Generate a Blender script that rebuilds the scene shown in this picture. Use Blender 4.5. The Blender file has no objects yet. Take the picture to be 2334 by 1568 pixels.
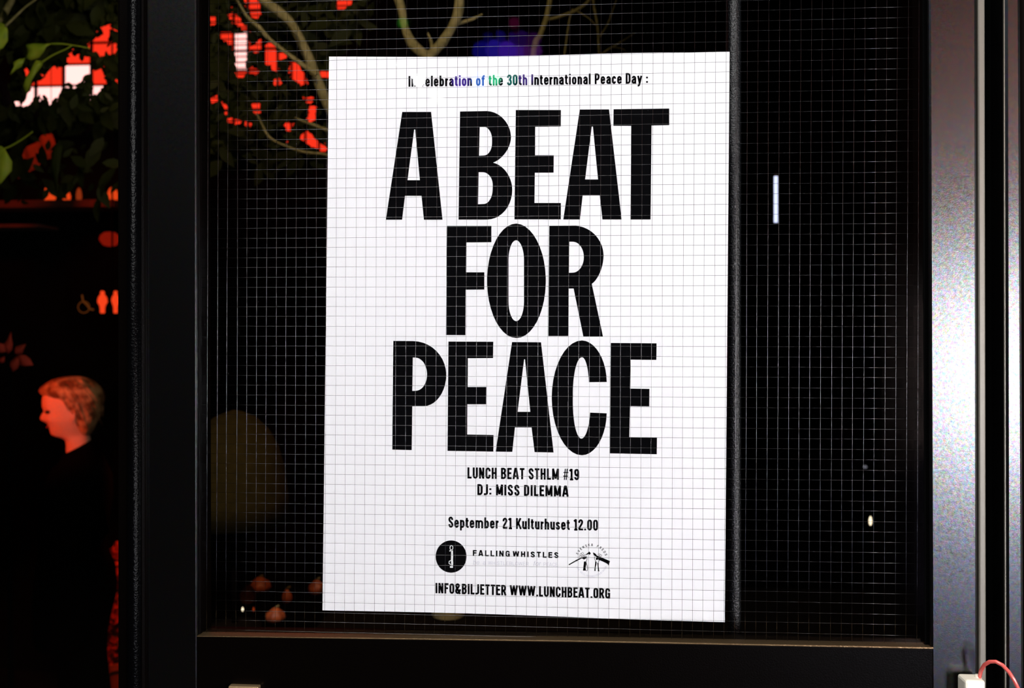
import bpy, bmesh, math, random
from mathutils import Vector, Matrix
from mathutils.geometry import tessellate_polygon

S = bpy.context.scene
C = S.collection
R = math.radians

# ------------------------------------------------------------------ camera
FPX, CX, HY, D, ZC, TH = 2100.0, 1167.0, 745.0, 1.15, 1.75, R(4.0)
cam_data = bpy.data.cameras.new('camera')
cam = bpy.data.objects.new('camera', cam_data)
C.objects.link(cam)
cam.location = (0, -D, ZC)
cam.rotation_euler = (R(90), 0, TH)
cam_data.sensor_width = 36.0
cam_data.lens = FPX / 2334.0 * 36.0
cam_data.shift_y = -(784.0 - HY) / 2334.0
cam_data.clip_start = 0.01
cam_data.dof.use_dof = True
cam_data.dof.focus_distance = D
cam_data.dof.aperture_fstop = 5.6
S.camera = cam

# ------------------------------------------------------------------ world, exposure
W = bpy.data.worlds.new('night')
S.world = W
W.use_nodes = True
W.node_tree.nodes['Background'].inputs['Color'].default_value = (0.10, 0.12, 0.2, 1)
W.node_tree.nodes['Background'].inputs['Strength'].default_value = 0.0004
S.view_settings.view_transform = 'Standard'
S.view_settings.look = 'None'
S.view_settings.exposure = 0.0
S.view_settings.gamma = 1.0
S.view_settings.use_curve_mapping = False

# ------------------------------------------------------------------ lights
def area(name, loc, target, size, power, color, size_y=None):
    l = bpy.data.lights.new(name, 'AREA'); l.energy = power; l.color = color
    l.size = size
    if size_y: l.shape = 'RECTANGLE'; l.size_y = size_y
    o = bpy.data.objects.new(name, l); C.objects.link(o)
    o.location = loc
    o.rotation_euler = (Vector(target) - Vector(loc)).to_track_quat('-Z', 'Y').to_euler()
    return o

def spot(name, loc, target, power, color, angle, blend=0.5, r=0.05):
    l = bpy.data.lights.new(name, 'SPOT'); l.energy = power; l.color = color
    l.spot_size = R(angle); l.spot_blend = blend; l.shadow_soft_size = r
    o = bpy.data.objects.new(name, l); C.objects.link(o)
    o.location = loc
    o.rotation_euler = (Vector(target) - Vector(loc)).to_track_quat('-Z', 'Y').to_euler()
    return o

# unseen key light added overhead for the white wash on the poster
area('poster_key', (-0.6, -1.9, 4.6), (0.05, 0, 1.7), 1.6, 122, (1.0, 0.99, 0.98))
area('poster_fill', (3.6, -2.6, 1.6), (0.1, 0, 1.7), 1.0, 95, (1.0, 0.98, 0.96))  # unseen side fill added to even out the white of the poster
# warm lamp above the right jamb
spot('warm_jamb_lamp', (0.95, -0.30, 2.75), (0.48, 0.0, 1.3), 7.0, (1.0, 0.72, 0.36), 40, 0.6, 0.04)
# inside: red spot light on the passer-by, dim green-gold light on the plants
# (positions filled in below once the plan of the room is known)

# ------------------------------------------------------------------ helpers
def P(x, y, Y=0.0):
    """point of the vertical plane Y that lies on the sight line measured at photo pixel (x, y)"""
    u = (x - CX) / FPX; v = (HY - y) / FPX
    dx = -math.sin(TH) + math.cos(TH) * u
    dy = math.cos(TH) + math.sin(TH) * u
    t = (Y + D) / dy
    return Vector((dx * t, Y, ZC + v * t))

def proj(p):
    x, y, z = p[0], p[1] + D, p[2] - ZC
    f = -math.sin(TH) * x + math.cos(TH) * y
    r = math.cos(TH) * x + math.sin(TH) * y
    return (CX + FPX * r / f, HY - FPX * z / f)

def scale_at(Y):
    return FPX / (D + Y)

def behind(x, y, k):
    """a lamp behind the photographer whose mirror image stands at (x, y), k metres behind the glass"""
    p = P(x, y, k)
    return Vector((p.x, -k, p.z))

def mesh(name, verts, faces, mat=None, parent=None, smooth=False, loc=None):
    me = bpy.data.meshes.new(name)
    me.from_pydata([tuple(v) for v in verts], [], faces)
    me.update()
    if smooth:
        for p in me.polygons: p.use_smooth = True
    o = bpy.data.objects.new(name, me)
    C.objects.link(o)
    if mat:
        for m in (mat if isinstance(mat, (list, tuple)) else [mat]): me.materials.append(m)
    if parent: o.parent = parent
    if loc is not None: o.location = loc
    return o

def empty(name, loc=(0, 0, 0)):
    o = bpy.data.objects.new(name, None)
    o.empty_display_size = 0.05
    C.objects.link(o)
    o.location = loc
    return o

def child(o, root):
    """parent keeping world coordinates (roots are only translated)"""
    o.parent = root
    o.matrix_parent_inverse = Matrix.Translation(-Vector(root.location))
    return o

def tag(o, label=None, cat=None, group=None, kind=None):
    if label: o['label'] = label
    if cat: o['category'] = cat
    if group: o['group'] = group
    if kind: o['kind'] = kind
    return o

class MB:
    def __init__(s): s.v = []; s.f = []
    def add(s, verts, faces):
        n = len(s.v); s.v += [Vector(v) for v in verts]; s.f += [tuple(i + n for i in f) for f in faces]; return s
    def box(s, a, b):
        x0, y0, z0 = a; x1, y1, z1 = b
        return s.add([(x0,y0,z0),(x1,y0,z0),(x1,y1,z0),(x0,y1,z0),(x0,y0,z1),(x1,y0,z1),(x1,y1,z1),(x0,y1,z1)],
                     [(0,3,2,1),(4,5,6,7),(0,1,5,4),(1,2,6,5),(2,3,7,6),(3,0,4,7)])
    def tube(s, pts, rad, n=8, cap=True, closed=False):
        pts = [Vector(p) for p in pts]
        rads = rad if isinstance(rad, (list, tuple)) else [rad] * len(pts)
        up = None; rings = []
        for i, p in enumerate(pts):
            if closed: t = pts[(i+1) % len(pts)] - pts[i-1]
            else: t = pts[min(i+1, len(pts)-1)] - pts[max(i-1, 0)]
            t.normalize()
            if up is None:
                up = Vector((0, 0, 1)) if abs(t.z) < 0.9 else Vector((1, 0, 0))
            a = (up - t * up.dot(t)).normalized(); b = t.cross(a); up = a
            rings.append([p + (a * math.cos(2*math.pi*k/n) + b * math.sin(2*math.pi*k/n)) * rads[i] for k in range(n)])
        vs = [v for r in rings for v in r]; fs = []
        m = len(rings)
        for i in range(m if closed else m - 1):
            j = (i + 1) % m
            for k in range(n):
                k2 = (k+1) % n
                fs.append((i*n+k, j*n+k, j*n+k2, i*n+k2))
        if cap and not closed:
            fs.append(tuple(range(n))); fs.append(tuple((m-1)*n + k for k in reversed(range(n))))
        return s.add(vs, fs)
    def lathe(s, prof, c, n=24):
        vs = []; fs = []
        for (r, z) in prof:
            for k in range(n):
                a = 2*math.pi*k/n
                vs.append((c[0] + r*math.cos(a), c[1] + r*math.sin(a), c[2] + z))
        for i in range(len(prof)-1):
            for k in range(n):
                k2 = (k+1) % n
                fs.append((i*n+k, i*n+k2, (i+1)*n+k2, (i+1)*n+k))
        fs.append(tuple(reversed(range(n)))); fs.append(tuple((len(prof)-1)*n+k for k in range(n)))
        return s.add(vs, fs)
    def prism(s, quad, y0, y1):
        """outline of 3D points (facing -Y) given depth y0..y1"""
        n = len(quad)
        vs = [Vector((p[0], y0, p[2])) for p in quad] + [Vector((p[0], y1, p[2])) for p in quad]
        fs = [tuple(range(n)), tuple(reversed(range(n, 2*n)))]
        fs += [((i+1) % n, i, n+i, n+(i+1) % n) for i in range(n)]
        return s.add(vs, fs)
    def build(s, name, mat=None, parent=None, smooth=False, bevel=0, root=None, seg=2):
        o = mesh(name, s.v, s.f, mat, None, smooth)
        bm = bmesh.new(); bm.from_mesh(o.data); bmesh.ops.recalc_face_normals(bm, faces=bm.faces); bm.to_mesh(o.data); bm.free()
        if parent: child(o, parent) if parent.type == 'EMPTY' else setattr(o, 'parent', parent)
        if bevel:
            b = o.modifiers.new('bevel', 'BEVEL'); b.width = bevel; b.segments = seg; b.limit_method = 'ANGLE'
            b.harden_normals = False
        return o

def to_root(o, root):
    child(o, root); return o

# ------------------------------------------------------------------ materials
def mat(name, color, rough=0.5, metal=0.0, noise=None, bump=None, coat=0.0, spec=0.5, noise_col=None):
    m = bpy.data.materials.new(name); m.use_nodes = True
    nt = m.node_tree; b = nt.nodes['Principled BSDF']
    b.inputs['Base Color'].default_value = (*color, 1)
    b.inputs['Roughness'].default_value = rough
    b.inputs['Metallic'].default_value = metal
    b.inputs['Specular IOR Level'].default_value = spec
    if coat: b.inputs['Coat Weight'].default_value = coat
    tc = nt.nodes.new('ShaderNodeTexCoord')
    if noise_col:
        sc, amt, c2 = noise_col
        n = nt.nodes.new('ShaderNodeTexNoise'); n.inputs['Scale'].default_value = sc; n.inputs['Detail'].default_value = 6
        nt.links.new(tc.outputs['Object'], n.inputs['Vector'])
        r = nt.nodes.new('ShaderNodeValToRGB'); r.color_ramp.elements[0].position = 0.5 - amt; r.color_ramp.elements[1].position = 0.5 + amt
        r.color_ramp.elements[0].color = (*color, 1); r.color_ramp.elements[1].color = (*c2, 1)
        nt.links.new(n.outputs['Fac'], r.inputs['Fac']); nt.links.new(r.outputs['Color'], b.inputs['Base Color'])
    if bump:
        sc, st, dist = bump
        n = nt.nodes.new('ShaderNodeTexNoise'); n.inputs['Scale'].default_value = sc; n.inputs['Detail'].default_value = 3
        nt.links.new(tc.outputs['Object'], n.inputs['Vector'])
        bp = nt.nodes.new('ShaderNodeBump'); bp.inputs['Strength'].default_value = st; bp.inputs['Distance'].default_value = dist
        nt.links.new(n.outputs['Fac'], bp.inputs['Height']); nt.links.new(bp.outputs['Normal'], b.inputs['Normal'])
    return m

def emit(name, color, strength):
    m = bpy.data.materials.new(name); m.use_nodes = True
    nt = m.node_tree; nt.nodes.remove(nt.nodes['Principled BSDF'])
    e = nt.nodes.new('ShaderNodeEmission'); e.inputs['Color'].default_value = (*color, 1); e.inputs['Strength'].default_value = strength
    nt.links.new(e.outputs[0], nt.nodes['Material Output'].inputs['Surface'])
    return m

def glass(name, tint=(1, 1, 1), gloss=1.0):
    m = bpy.data.materials.new(name); m.use_nodes = True
    nt = m.node_tree; nt.nodes.remove(nt.nodes['Principled BSDF'])
    t = nt.nodes.new('ShaderNodeBsdfTransparent'); t.inputs['Color'].default_value = (*tint, 1)
    g = nt.nodes.new('ShaderNodeBsdfGlossy'); g.inputs['Roughness'].default_value = 0.02
    lw = nt.nodes.new('ShaderNodeLayerWeight'); lw.inputs['Blend'].default_value = 0.5
    pw = nt.nodes.new('ShaderNodeMath'); pw.operation = 'POWER'; pw.inputs[1].default_value = 5
    ma = nt.nodes.new('ShaderNodeMath'); ma.operation = 'MULTIPLY_ADD'; ma.inputs[1].default_value = 0.7; ma.inputs[2].default_value = 0.04 * gloss
    nt.links.new(lw.outputs['Facing'], pw.inputs[0]); nt.links.new(pw.outputs[0], ma.inputs[0])
    mx = nt.nodes.new('ShaderNodeMixShader')
    nt.links.new(ma.outputs[0], mx.inputs[0]); nt.links.new(t.outputs[0], mx.inputs[1]); nt.links.new(g.outputs[0], mx.inputs[2])
    nt.links.new(mx.outputs[0], nt.nodes['Material Output'].inputs['Surface'])
    return m

M = {}
M['steel'] = mat('black_enamelled_steel', (0.0008, 0.0007, 0.0007), 0.27, 0.0, bump=(800, 0.14, 0.0004), spec=0.95)
_nt = M['steel'].node_tree      # camera colour noise put into the tint of the enamel's sheen
_n = _nt.nodes.new('ShaderNodeTexNoise'); _n.inputs['Scale'].default_value = 230; _n.inputs['Detail'].default_value = 5; _n.inputs['Roughness'].default_value = 0.75
_c = _nt.nodes.new('ShaderNodeTexCoord'); _nt.links.new(_c.outputs['Object'], _n.inputs['Vector'])
_m = _nt.nodes.new('ShaderNodeVectorMath'); _m.operation = 'MULTIPLY_ADD'; _m.inputs[1].default_value = (1.9,)*3; _m.inputs[2].default_value = (-0.15,)*3
_nt.links.new(_n.outputs['Color'], _m.inputs[0]); _nt.links.new(_m.outputs[0], _nt.nodes['Principled BSDF'].inputs['Specular Tint'])
M['dark_steel'] = mat('black_gloss_paint', (0.0012, 0.0007, 0.0005), 0.35, 0.0, bump=(700, 0.4, 0.0005), spec=0.05)
M['post_paint'] = mat('orange_peel_black_paint', (0.0015, 0.002, 0.003), 0.36, 0.0, bump=(420, 0.9, 0.0016), spec=0.6)
M['roll'] = mat('dark_roll_paint', (0.0008, 0.0008, 0.001), 0.2, 0.0, bump=(400, 0.8, 0.001), spec=0.06)
M['rubber'] = mat('black_rubber', (0.002, 0.002, 0.002), 0.9, spec=0.0)
M['seal'] = mat('pale_metal_strip', (0.17, 0.155, 0.125), 0.45, 0.3, bump=(500, 0.2, 0.0005))
M['bead'] = mat('bronze_bead', (0.30, 0.20, 0.10), 0.32, 0.9, bump=(300, 0.4, 0.001))
M['brass'] = mat('brass', (0.9, 0.62, 0.32), 0.35, 0.9, bump=(400, 0.3, 0.0006))
M['paper'] = mat('white_poster_paper', (0.90, 0.90, 0.91), 0.75, spec=0.15, noise_col=(45, 0.4, (0.88, 0.885, 0.90)))
M['ink'] = mat('black_ink', (0.0015, 0.0015, 0.002), 0.8, spec=0.03)
M['ink2'] = mat('pale_grey_ink', (0.56, 0.56, 0.64), 0.8, spec=0.03)
M['ink_w'] = mat('white_print', (0.8, 0.82, 0.82), 0.8, spec=0.03)
M['wire'] = mat('steel_wire', (0.13, 0.13, 0.13), 0.23, 1.0)
M['glass'] = glass('wired_glass')
M['glass_plain'] = glass('plain_glass')
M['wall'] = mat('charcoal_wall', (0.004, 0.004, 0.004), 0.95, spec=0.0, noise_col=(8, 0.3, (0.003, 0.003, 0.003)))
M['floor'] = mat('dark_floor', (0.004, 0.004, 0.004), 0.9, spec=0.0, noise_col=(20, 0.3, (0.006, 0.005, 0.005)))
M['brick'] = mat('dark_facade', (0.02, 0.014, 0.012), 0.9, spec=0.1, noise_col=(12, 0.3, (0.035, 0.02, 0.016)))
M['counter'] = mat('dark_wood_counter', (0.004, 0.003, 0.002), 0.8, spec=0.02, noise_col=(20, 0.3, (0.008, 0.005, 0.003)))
M['bark'] = mat('olive_grey_bark', (0.30, 0.23, 0.11), 0.85, spec=0.1, noise_col=(60, 0.2, (0.16, 0.13, 0.05)), bump=(120, 0.8, 0.004))
M['leaf'] = mat('shaded_green_leaf', (0.012, 0.016, 0.003), 0.6, spec=0.05, noise_col=(14, 0.25, (0.022, 0.018, 0.004)))  # shaded copy of the leaf: the dimness is put into its colour
M['leaf_lit'] = mat('lit_green_leaf', (0.20, 0.30, 0.02), 0.5, spec=0.2, noise_col=(30, 0.3, (0.30, 0.28, 0.02)))  # lit copy of the leaf: the brightness is put into its colour
M['leaf_red'] = mat('red_leaf', (0.55, 0.05, 0.03), 0.6, spec=0.1, noise_col=(30, 0.3, (0.35, 0.04, 0.02)))
M['pot'] = mat('olive_glazed_pot', (0.42, 0.33, 0.12), 0.5, noise_col=(40, 0.2, (0.30, 0.26, 0.14)))
M['terracotta'] = mat('terracotta', (0.42, 0.10, 0.03), 0.8, noise_col=(40, 0.3, (0.25, 0.05, 0.02)))
M['orange'] = mat('orange_rind', (0.62, 0.13, 0.025), 0.5, noise_col=(50, 0.25, (0.25, 0.05, 0.02)))
M['soil'] = mat('soil', (0.02, 0.012, 0.008), 0.95)
M['shade'] = mat('olive_cloth', (0.035, 0.024, 0.006), 0.9, spec=0.02, noise_col=(50, 0.3, (0.02, 0.015, 0.004)))
M['skin'] = mat('skin', (0.80, 0.42, 0.30), 0.5, spec=0.2)
M['hair'] = mat('blonde_hair', (0.62, 0.34, 0.16), 0.55, spec=0.3, noise_col=(26, 0.12, (0.16, 0.06, 0.02)), bump=(40, 0.9, 0.01))
M['coat'] = mat('black_cloth', (0.002, 0.002, 0.002), 0.95, spec=0.0)
M['eye'] = mat('eye_with_shade', (0.01, 0.01, 0.01), 0.2)
M['red_cloth'] = mat('brick_red_cloth', (0.12, 0.022, 0.008), 0.9, noise_col=(25, 0.3, (0.07, 0.02, 0.006)))
M['frame_dark'] = mat('dark_window_bars', (0.003, 0.002, 0.002), 0.9, spec=0.0)
M['cream'] = mat('cream_plastic', (0.92, 0.86, 0.72), 0.5)
M['cable'] = mat('red_cable_sheath', (0.85, 0.13, 0.11), 0.25, coat=0.8)
M['e_red'] = emit('red_glow', (1.0, 0.035, 0.012), 1.1)
M['e_red2'] = emit('red_glow_deep', (1.0, 0.03, 0.008), 0.2)
M['e_pink'] = emit('pink_white_glow', (1.0, 0.50, 0.46), 1.9)
M['e_cup'] = emit('red_candle_glow', (1.0, 0.075, 0.01), 0.8)
M['e_cup2'] = emit('dim_candle_glow', (1.0, 0.11, 0.02), 0.25)
M['e_sign'] = emit('lit_red_pictogram', (1.0, 0.06, 0.012), 1.0)
M['e_sign2'] = emit('dim_orange_pictogram', (1.0, 0.25, 0.04), 0.10)
M['e_tube'] = emit('blue_white_tube', (0.66, 0.72, 1.0), 1.5)
M['e_bulb'] = emit('warm_small_bulb', (1.0, 0.82, 0.55), 2.0)
M['e_dim'] = emit('faint_glow', (0.5, 0.5, 0.6), 0.25)

# ------------------------------------------------------------------ the setting
def struct(name, mb, m, **k):
    return tag(mb.build(name, m, **k), kind='structure')
zb = P(1167, 1568).z
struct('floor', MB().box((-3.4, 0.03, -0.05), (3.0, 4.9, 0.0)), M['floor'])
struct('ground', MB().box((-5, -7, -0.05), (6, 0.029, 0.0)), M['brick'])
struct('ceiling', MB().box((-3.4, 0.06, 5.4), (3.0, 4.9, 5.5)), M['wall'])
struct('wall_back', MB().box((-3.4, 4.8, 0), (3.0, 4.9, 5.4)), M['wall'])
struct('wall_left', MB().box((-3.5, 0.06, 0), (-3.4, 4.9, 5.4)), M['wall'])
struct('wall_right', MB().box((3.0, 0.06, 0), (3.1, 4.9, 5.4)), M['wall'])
xr = P(2326, 700).x
struct('wall_front', MB().box((xr + 0.002, -0.01, 0), (3.0, 0.06, 5.5)).box((-1.35, -0.02, 2.75), (xr + 0.002, 0.06, 5.5)).box((-3.4, -0.02, 0), (-1.35, 0.06, 5.5)), M['brick'])

ZT = 2.62                       # top of the glass
def xat(px_top, px_bot, z, Y=0.0):
    """x on plane Y of an edge measured at px_top (photo top) and px_bot (photo bottom)"""
    a = P(px_top, 0, Y); b = P(px_bot, 1568, Y)
    t = (z - b.z) / (a.z - b.z)
    t = max(-0.2, min(1.25, t))
    return b.x + (a.x - b.x) * t

def vmember(xl, xr_, z0, z1, y0, y1, nz=2):
    """vertical member between two measured edges; xl/xr_ = (top px, bottom px)"""
    q = [Vector((xat(*xl, z0, y0), 0, z0)), Vector((xat(*xr_, z0, y0), 0, z0)),
         Vector((xat(*xr_, z1, y0), 0, z1)), Vector((xat(*xl, z1, y0), 0, z1))]
    return MB().prism(q, y0, y1)

# door leaf
door = empty('door_1', (0, 0, 0)); tag(door, 'black steel door leaf with wired glass pane carrying the poster', kind='structure')
vmember((332, 338), (447, 451), 0.02, 2.74, -0.012, 0.03).build('stile', M['steel'], door, bevel=0.002)
vmember((2115, 2129), (2226, 2232), 0.02, 2.74, -0.012, 0.03).build('stile', M['steel'], door, bevel=0.003)
vmember((2101, 2108), (2115, 2129), P(0, 1476).z, ZT, -0.004, 0.03).build('glazing_bead', M['rubber'], door, bevel=0.001)
vmember((447, 451), (453, 457), P(450, 1450).z, ZT, -0.006, 0.03).build('glazing_bead', M['dark_steel'], door, bevel=0.001)
# bottom rail and its bead
def pt(x, y, Y): return P(x, y, Y)
yb = -0.012
q = [pt(449, 1451, yb), pt(1300, 1463, yb), pt(2127, 1479, yb)]
low = [Vector((q[2].x, 0, 0.02)), Vector((q[0].x, 0, 0.02))]
MB().prism([low[1], low[0], q[2], q[1], q[0]], yb, 0.03).build('bottom_rail', M['dark_steel'], door, bevel=0.0015)
MB().prism([q[0], q[1], q[2], q[2] + Vector((0, 0, 0.0022)), q[1] + Vector((0, 0, 0.0018)), q[0] + Vector((0, 0, 0.0012))], -0.013, 0.004).build('rail_bead', M['bead'], door, bevel=0.0006)
MB().prism([Vector((xat(447, 451, ZT), 0, ZT)), Vector((xat(2115, 2129, ZT), 0, ZT)), Vector((xat(2115, 2129, ZT), 0, 2.74)), Vector((xat(447, 451, ZT), 0, 2.74))], -0.012, 0.03).build('top_rail', M['dark_steel'], door, bevel=0.002)
a, b = P(521, 1563, -0.02), P(590, 1568, -0.02)
MB().box((a.x, -0.022, a.z - 0.05), (b.x, -0.012, a.z)).build('brass_plate', M['brass'], door, bevel=0.0015)['label'] = 'small brass plate at the foot of the door glass'
# glass slab
gx0, gx1 = xat(450, 453, 2.0), xat(2100, 2108, 2.0)
gz0 = P(450, 1458).z
pane = MB().box((gx0, -0.003, gz0 - 0.006), (gx1 + 0.004, 0.003, ZT)).build('glass_pane', M['glass'], door)
# wires in the glass: half-inch mesh measured along the top strip and down the right edge
X0 = P(767.6, 60).x; dX = (P(1680, 60).x - X0) / 39.0
Z0 = P(2091, 15.3).z; dZ = (Z0 - P(2091, 790.8).z) / 33.0
rng = random.Random(3)
wr = 0.00019
k = int((gx0 - X0) / dX) - 1
while X0 + k * dX < gx1:
    x = X0 + k * dX; k += 1
    if x < gx0 + 0.003: continue
    pts = []
    ph = rng.uniform(0, 6.28); am = rng.uniform(0.0001, 0.0005)
    n = 14
    for i in range(n + 1):
        z = gz0 + (ZT - gz0) * i / n
        lean = (z - 2.13) * 0.004
        pts.append((x + lean + am * math.sin(ph + z * 5) + rng.uniform(-.0001, .0001), 0.0004, z))
    MB().tube(pts, wr, 6).build('wire', M['wire'], pane, smooth=True)
k = -60
while Z0 - k * dZ > gz0 + 0.002:
    z = Z0 - k * dZ; k += 1
    if z > ZT - 0.002: continue
    pts = []
    ph = rng.uniform(0, 6.28); am = rng.uniform(0.0001, 0.0004)
    n = 14
    for i in range(n + 1):
        x = gx0 + (gx1 - gx0) * i / n
        pts.append((x, 0.0, z + am * math.sin(ph + x * 5) + rng.uniform(-.0001, .0001)))
    MB().tube(pts, wr, 6).build('wire', M['wire'], pane, smooth=True)

# jambs and the strips to the right
vmember((266, 268), (328, 334), 0.0, 2.75, -0.02, 0.05).build('trim_1', M['dark_steel'], bevel=0.004)['kind'] = 'structure'
# rounded roll on the left jamb that catches the lamp
xm = P(306, 620, -0.022).x
rl = MB().tube([(xm, -0.021, 0.0), (xm, -0.021, 2.75)], 0.0085, 20).build('trim_2', M['roll'], smooth=True)
rl['kind'] = 'structure'
vmember((2228, 2235), (2245, 2252), 0.0, 2.75, -0.006, 0.03).build('trim_3', M['seal'], bevel=0.002)['kind'] = 'structure'
vmember((2226, 2233), (2290, 2297), 0.0, 2.75, 0.02, 0.05).build('trim_4', M['rubber'])['kind'] = 'structure'
vmember((2268, 2273), (2270, 2275), 0.0, 2.75, 0.012, 0.022).build('trim_5', M['post_paint'])['kind'] = 'structure'
vmember((2289, 2297), (2326, 2345), 0.0, 2.75, -0.016, 0.05).build('trim_6', M['steel'], bevel=0.004)['kind'] = 'structure'
vmember((2287.5, 2295), (2289.5, 2297.5), 0.0, 2.75, -0.018, -0.0155).build('trim_7', M['seal'])['kind'] = 'structure'
# threshold and head
struct('trim_8', MB().box((-1.35, -0.02, 2.70), (xr + 0.002, 0.05, 2.75)), M['dark_steel'])

# side light left of the door: plain glass
sx1 = xat(266, 268, 2.0)
win = empty('window_1', (-0.9, 0, 1.0)); tag(win, 'plain glass side light left of the door', kind='structure')
MB().box((-1.32, 0.004, 0.35), (sx1 + 0.004, 0.01, 2.66)).build('glass_pane', M['glass_plain'], win)
MB().box((-1.35, -0.012, 0.0), (-1.30, 0.03, 2.70)).build('frame', M['dark_steel'], win, bevel=0.002)
MB().box((-1.30, -0.012, 0.0), (sx1, 0.03, 0.36)).build('frame', M['dark_steel'], win, bevel=0.002)

# black post standing behind the glass, right of the poster
pa, pb_ = P(1657, 700, 0.10), P(1689, 700, 0.10)
rad = (pb_.x - pa.x) / 2
MB().tube([(pa.x + rad, 0.10, 0), (pa.x + rad, 0.10, 1.3), (pa.x + rad, 0.10, 5.4)], rad, 28).build('column', M['post_paint'], smooth=True)
tag(bpy.data.objects['column'], kind='structure')

# ------------------------------------------------------------------ the poster
YP = 0.0042
poster_c = [(750, 129), (1663, 118), (1652, 1418), (735, 1391)]
def sag(u):   # the paper hangs a little slack in its left third
    return 4.0 * math.sin(math.pi * min(1, u / 0.75)) ** 1.2 if u < 0.75 else 0
poster = empty('poster', P(1190, 1405, YP)); tag(poster, 'white paper poster with huge black condensed lettering behind the wired glass', 'poster')
nu, nv = 40, 40
vs = []
for layer in (0, 1):
    for j in range(nv + 1):
        for i in range(nu + 1):
            u, v = i / nu, j / nv
            x = (1-u)*(1-v)*750 + u*(1-v)*1663 + u*v*1652 + (1-u)*v*735
            y = (1-u)*(1-v)*129 + u*(1-v)*118 + u*v*1418 + (1-u)*v*1391 + (sag(u) * (1 - v) - sag(u) * 0.7 * v)
            p = P(x, y, YP); p.y = YP + layer * 0.0003
            vs.append(p)
N1 = (nu+1)*(nv+1); fs = []
for j in range(nv):
    for i in range(nu):
        a = j*(nu+1)+i
        fs.append((a, a+nu+1, a+nu+2, a+1)); fs.append((N1+a, N1+a+1, N1+a+nu+2, N1+a+nu+1))
edge = [j for j in range(nu+1)] + [k*(nu+1)+nu for k in range(1, nv+1)] + [nv*(nu+1)+i for i in range(nu-1, -1, -1)] + [k*(nu+1) for k in range(nv-1, 0, -1)]
for i in range(len(edge)):
    a, b = edge[i], edge[(i+1) % len(edge)]
    fs.append((a, b, b+N1, a+N1))
o = mesh('paper', vs, fs, M['paper']); child(o, poster)
for v_ in o.data.vertices: pass

YI = YP - 0.00018
def path(spec, n=10):
    """points; ('q', cornerx, cornery, x, y) = quarter ellipse towards the corner"""
    out = []
    for s in spec:
        if s[0] == 'q':
            _, cx_, cy_, x, y = s
            x0, y0 = out[-1]; kk = 0.5523
            a = (x0 + (cx_-x0)*kk, y0 + (cy_-y0)*kk); b = (x + (cx_-x)*kk, y + (cy_-y)*kk)
            for i in range(1, n+1):
                t = i/n; m_ = 1-t
                out.append((m_**3*x0+3*m_*m_*t*a[0]+3*m_*t*t*b[0]+t**3*x, m_**3*y0+3*m_*m_*t*a[1]+3*m_*t*t*b[1]+t**3*y))
        else: out.append((s[0], s[1]))
    return out

class Ink:
    """print on the paper, in photo pixels, laid on the poster's plane"""
    def __init__(s, dy=0.0): s.v = []; s.f = []; s.dy = dy
    def poly(s, loops):
        loops = [[Vector((x, -y, 0)) for x, y in L] for L in loops]
        tris = tessellate_polygon(loops)
        n = len(s.v); flat = [p for L in loops for p in L]
        for p in flat:
            s.v.append(P(p.x, -p.y, YI - s.dy))
        for t in tris: s.f.append(tuple(i + n for i in t))
    def ribbon(s, pts, w, closed=False):
        pts = [Vector((p[0], p[1])) for p in pts]
        cl = [pts[0]]
        for p in pts[1:]:
            if (p - cl[-1]).length > 1e-4: cl.append(p)
        if closed and (cl[0]-cl[-1]).length < 1e-4: cl.pop()
        pts = cl; m = len(pts)
        if m < 2: return
        L = []; Rr = []
        for i, p in enumerate(pts):
            if closed: d1 = p - pts[i-1]; d2 = pts[(i+1) % m] - p
            else:
                d1 = p - pts[i-1] if i else pts[1]-pts[0]
                d2 = pts[i+1] - p if i < m-1 else p - pts[i-1]
            d1 = d1.normalized(); d2 = d2.normalized()
            t = (d1 + d2)
            t = t.normalized() if t.length > 1e-3 else d1
            nrm = Vector((-t.y, t.x)); c = max(0.45, nrm.dot(Vector((-d1.y, d1.x))))
            L.append(p + nrm*(w/2/c)); Rr.append(p - nrm*(w/2/c))
        n = len(s.v)
        for a, b in zip(L, Rr):
            s.v.append(P(a.x, a.y, YI - s.dy)); s.v.append(P(b.x, b.y, YI - s.dy))
        for i in range(m if closed else m-1):
            j = (i+1) % m
            s.f.append((n+2*i, n+2*i+1, n+2*j+1, n+2*j))
    def done(s, name, m, label=None):
        o = mesh(name, s.v, s.f, m)
        # face the print towards the street
        me = o.data; me.update()
        bm = bmesh.new(); bm.from_mesh(me)
        for f in bm.faces:
            if f.normal.y > 0: f.normal_flip()
        bm.to_mesh(me); bm.free()
        child(o, poster)
        if label: o['label'] = label
        return o

def crop(ox, oy, sc):
    def f(pts):
        return [(ox + x/sc, oy + y/sc) for x, y in pts]
    return f
c1, c2, c3, c5 = crop(870, 220, 3.4836), crop(870, 500, 3.4836), crop(870, 760, 3.4836), crop(980, 1220, 5.428)

def letter(name_label, loops, f):
    k = Ink(); k.poly([f(path(L)) for L in loops]); k.done('letter', M['ink'])
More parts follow.
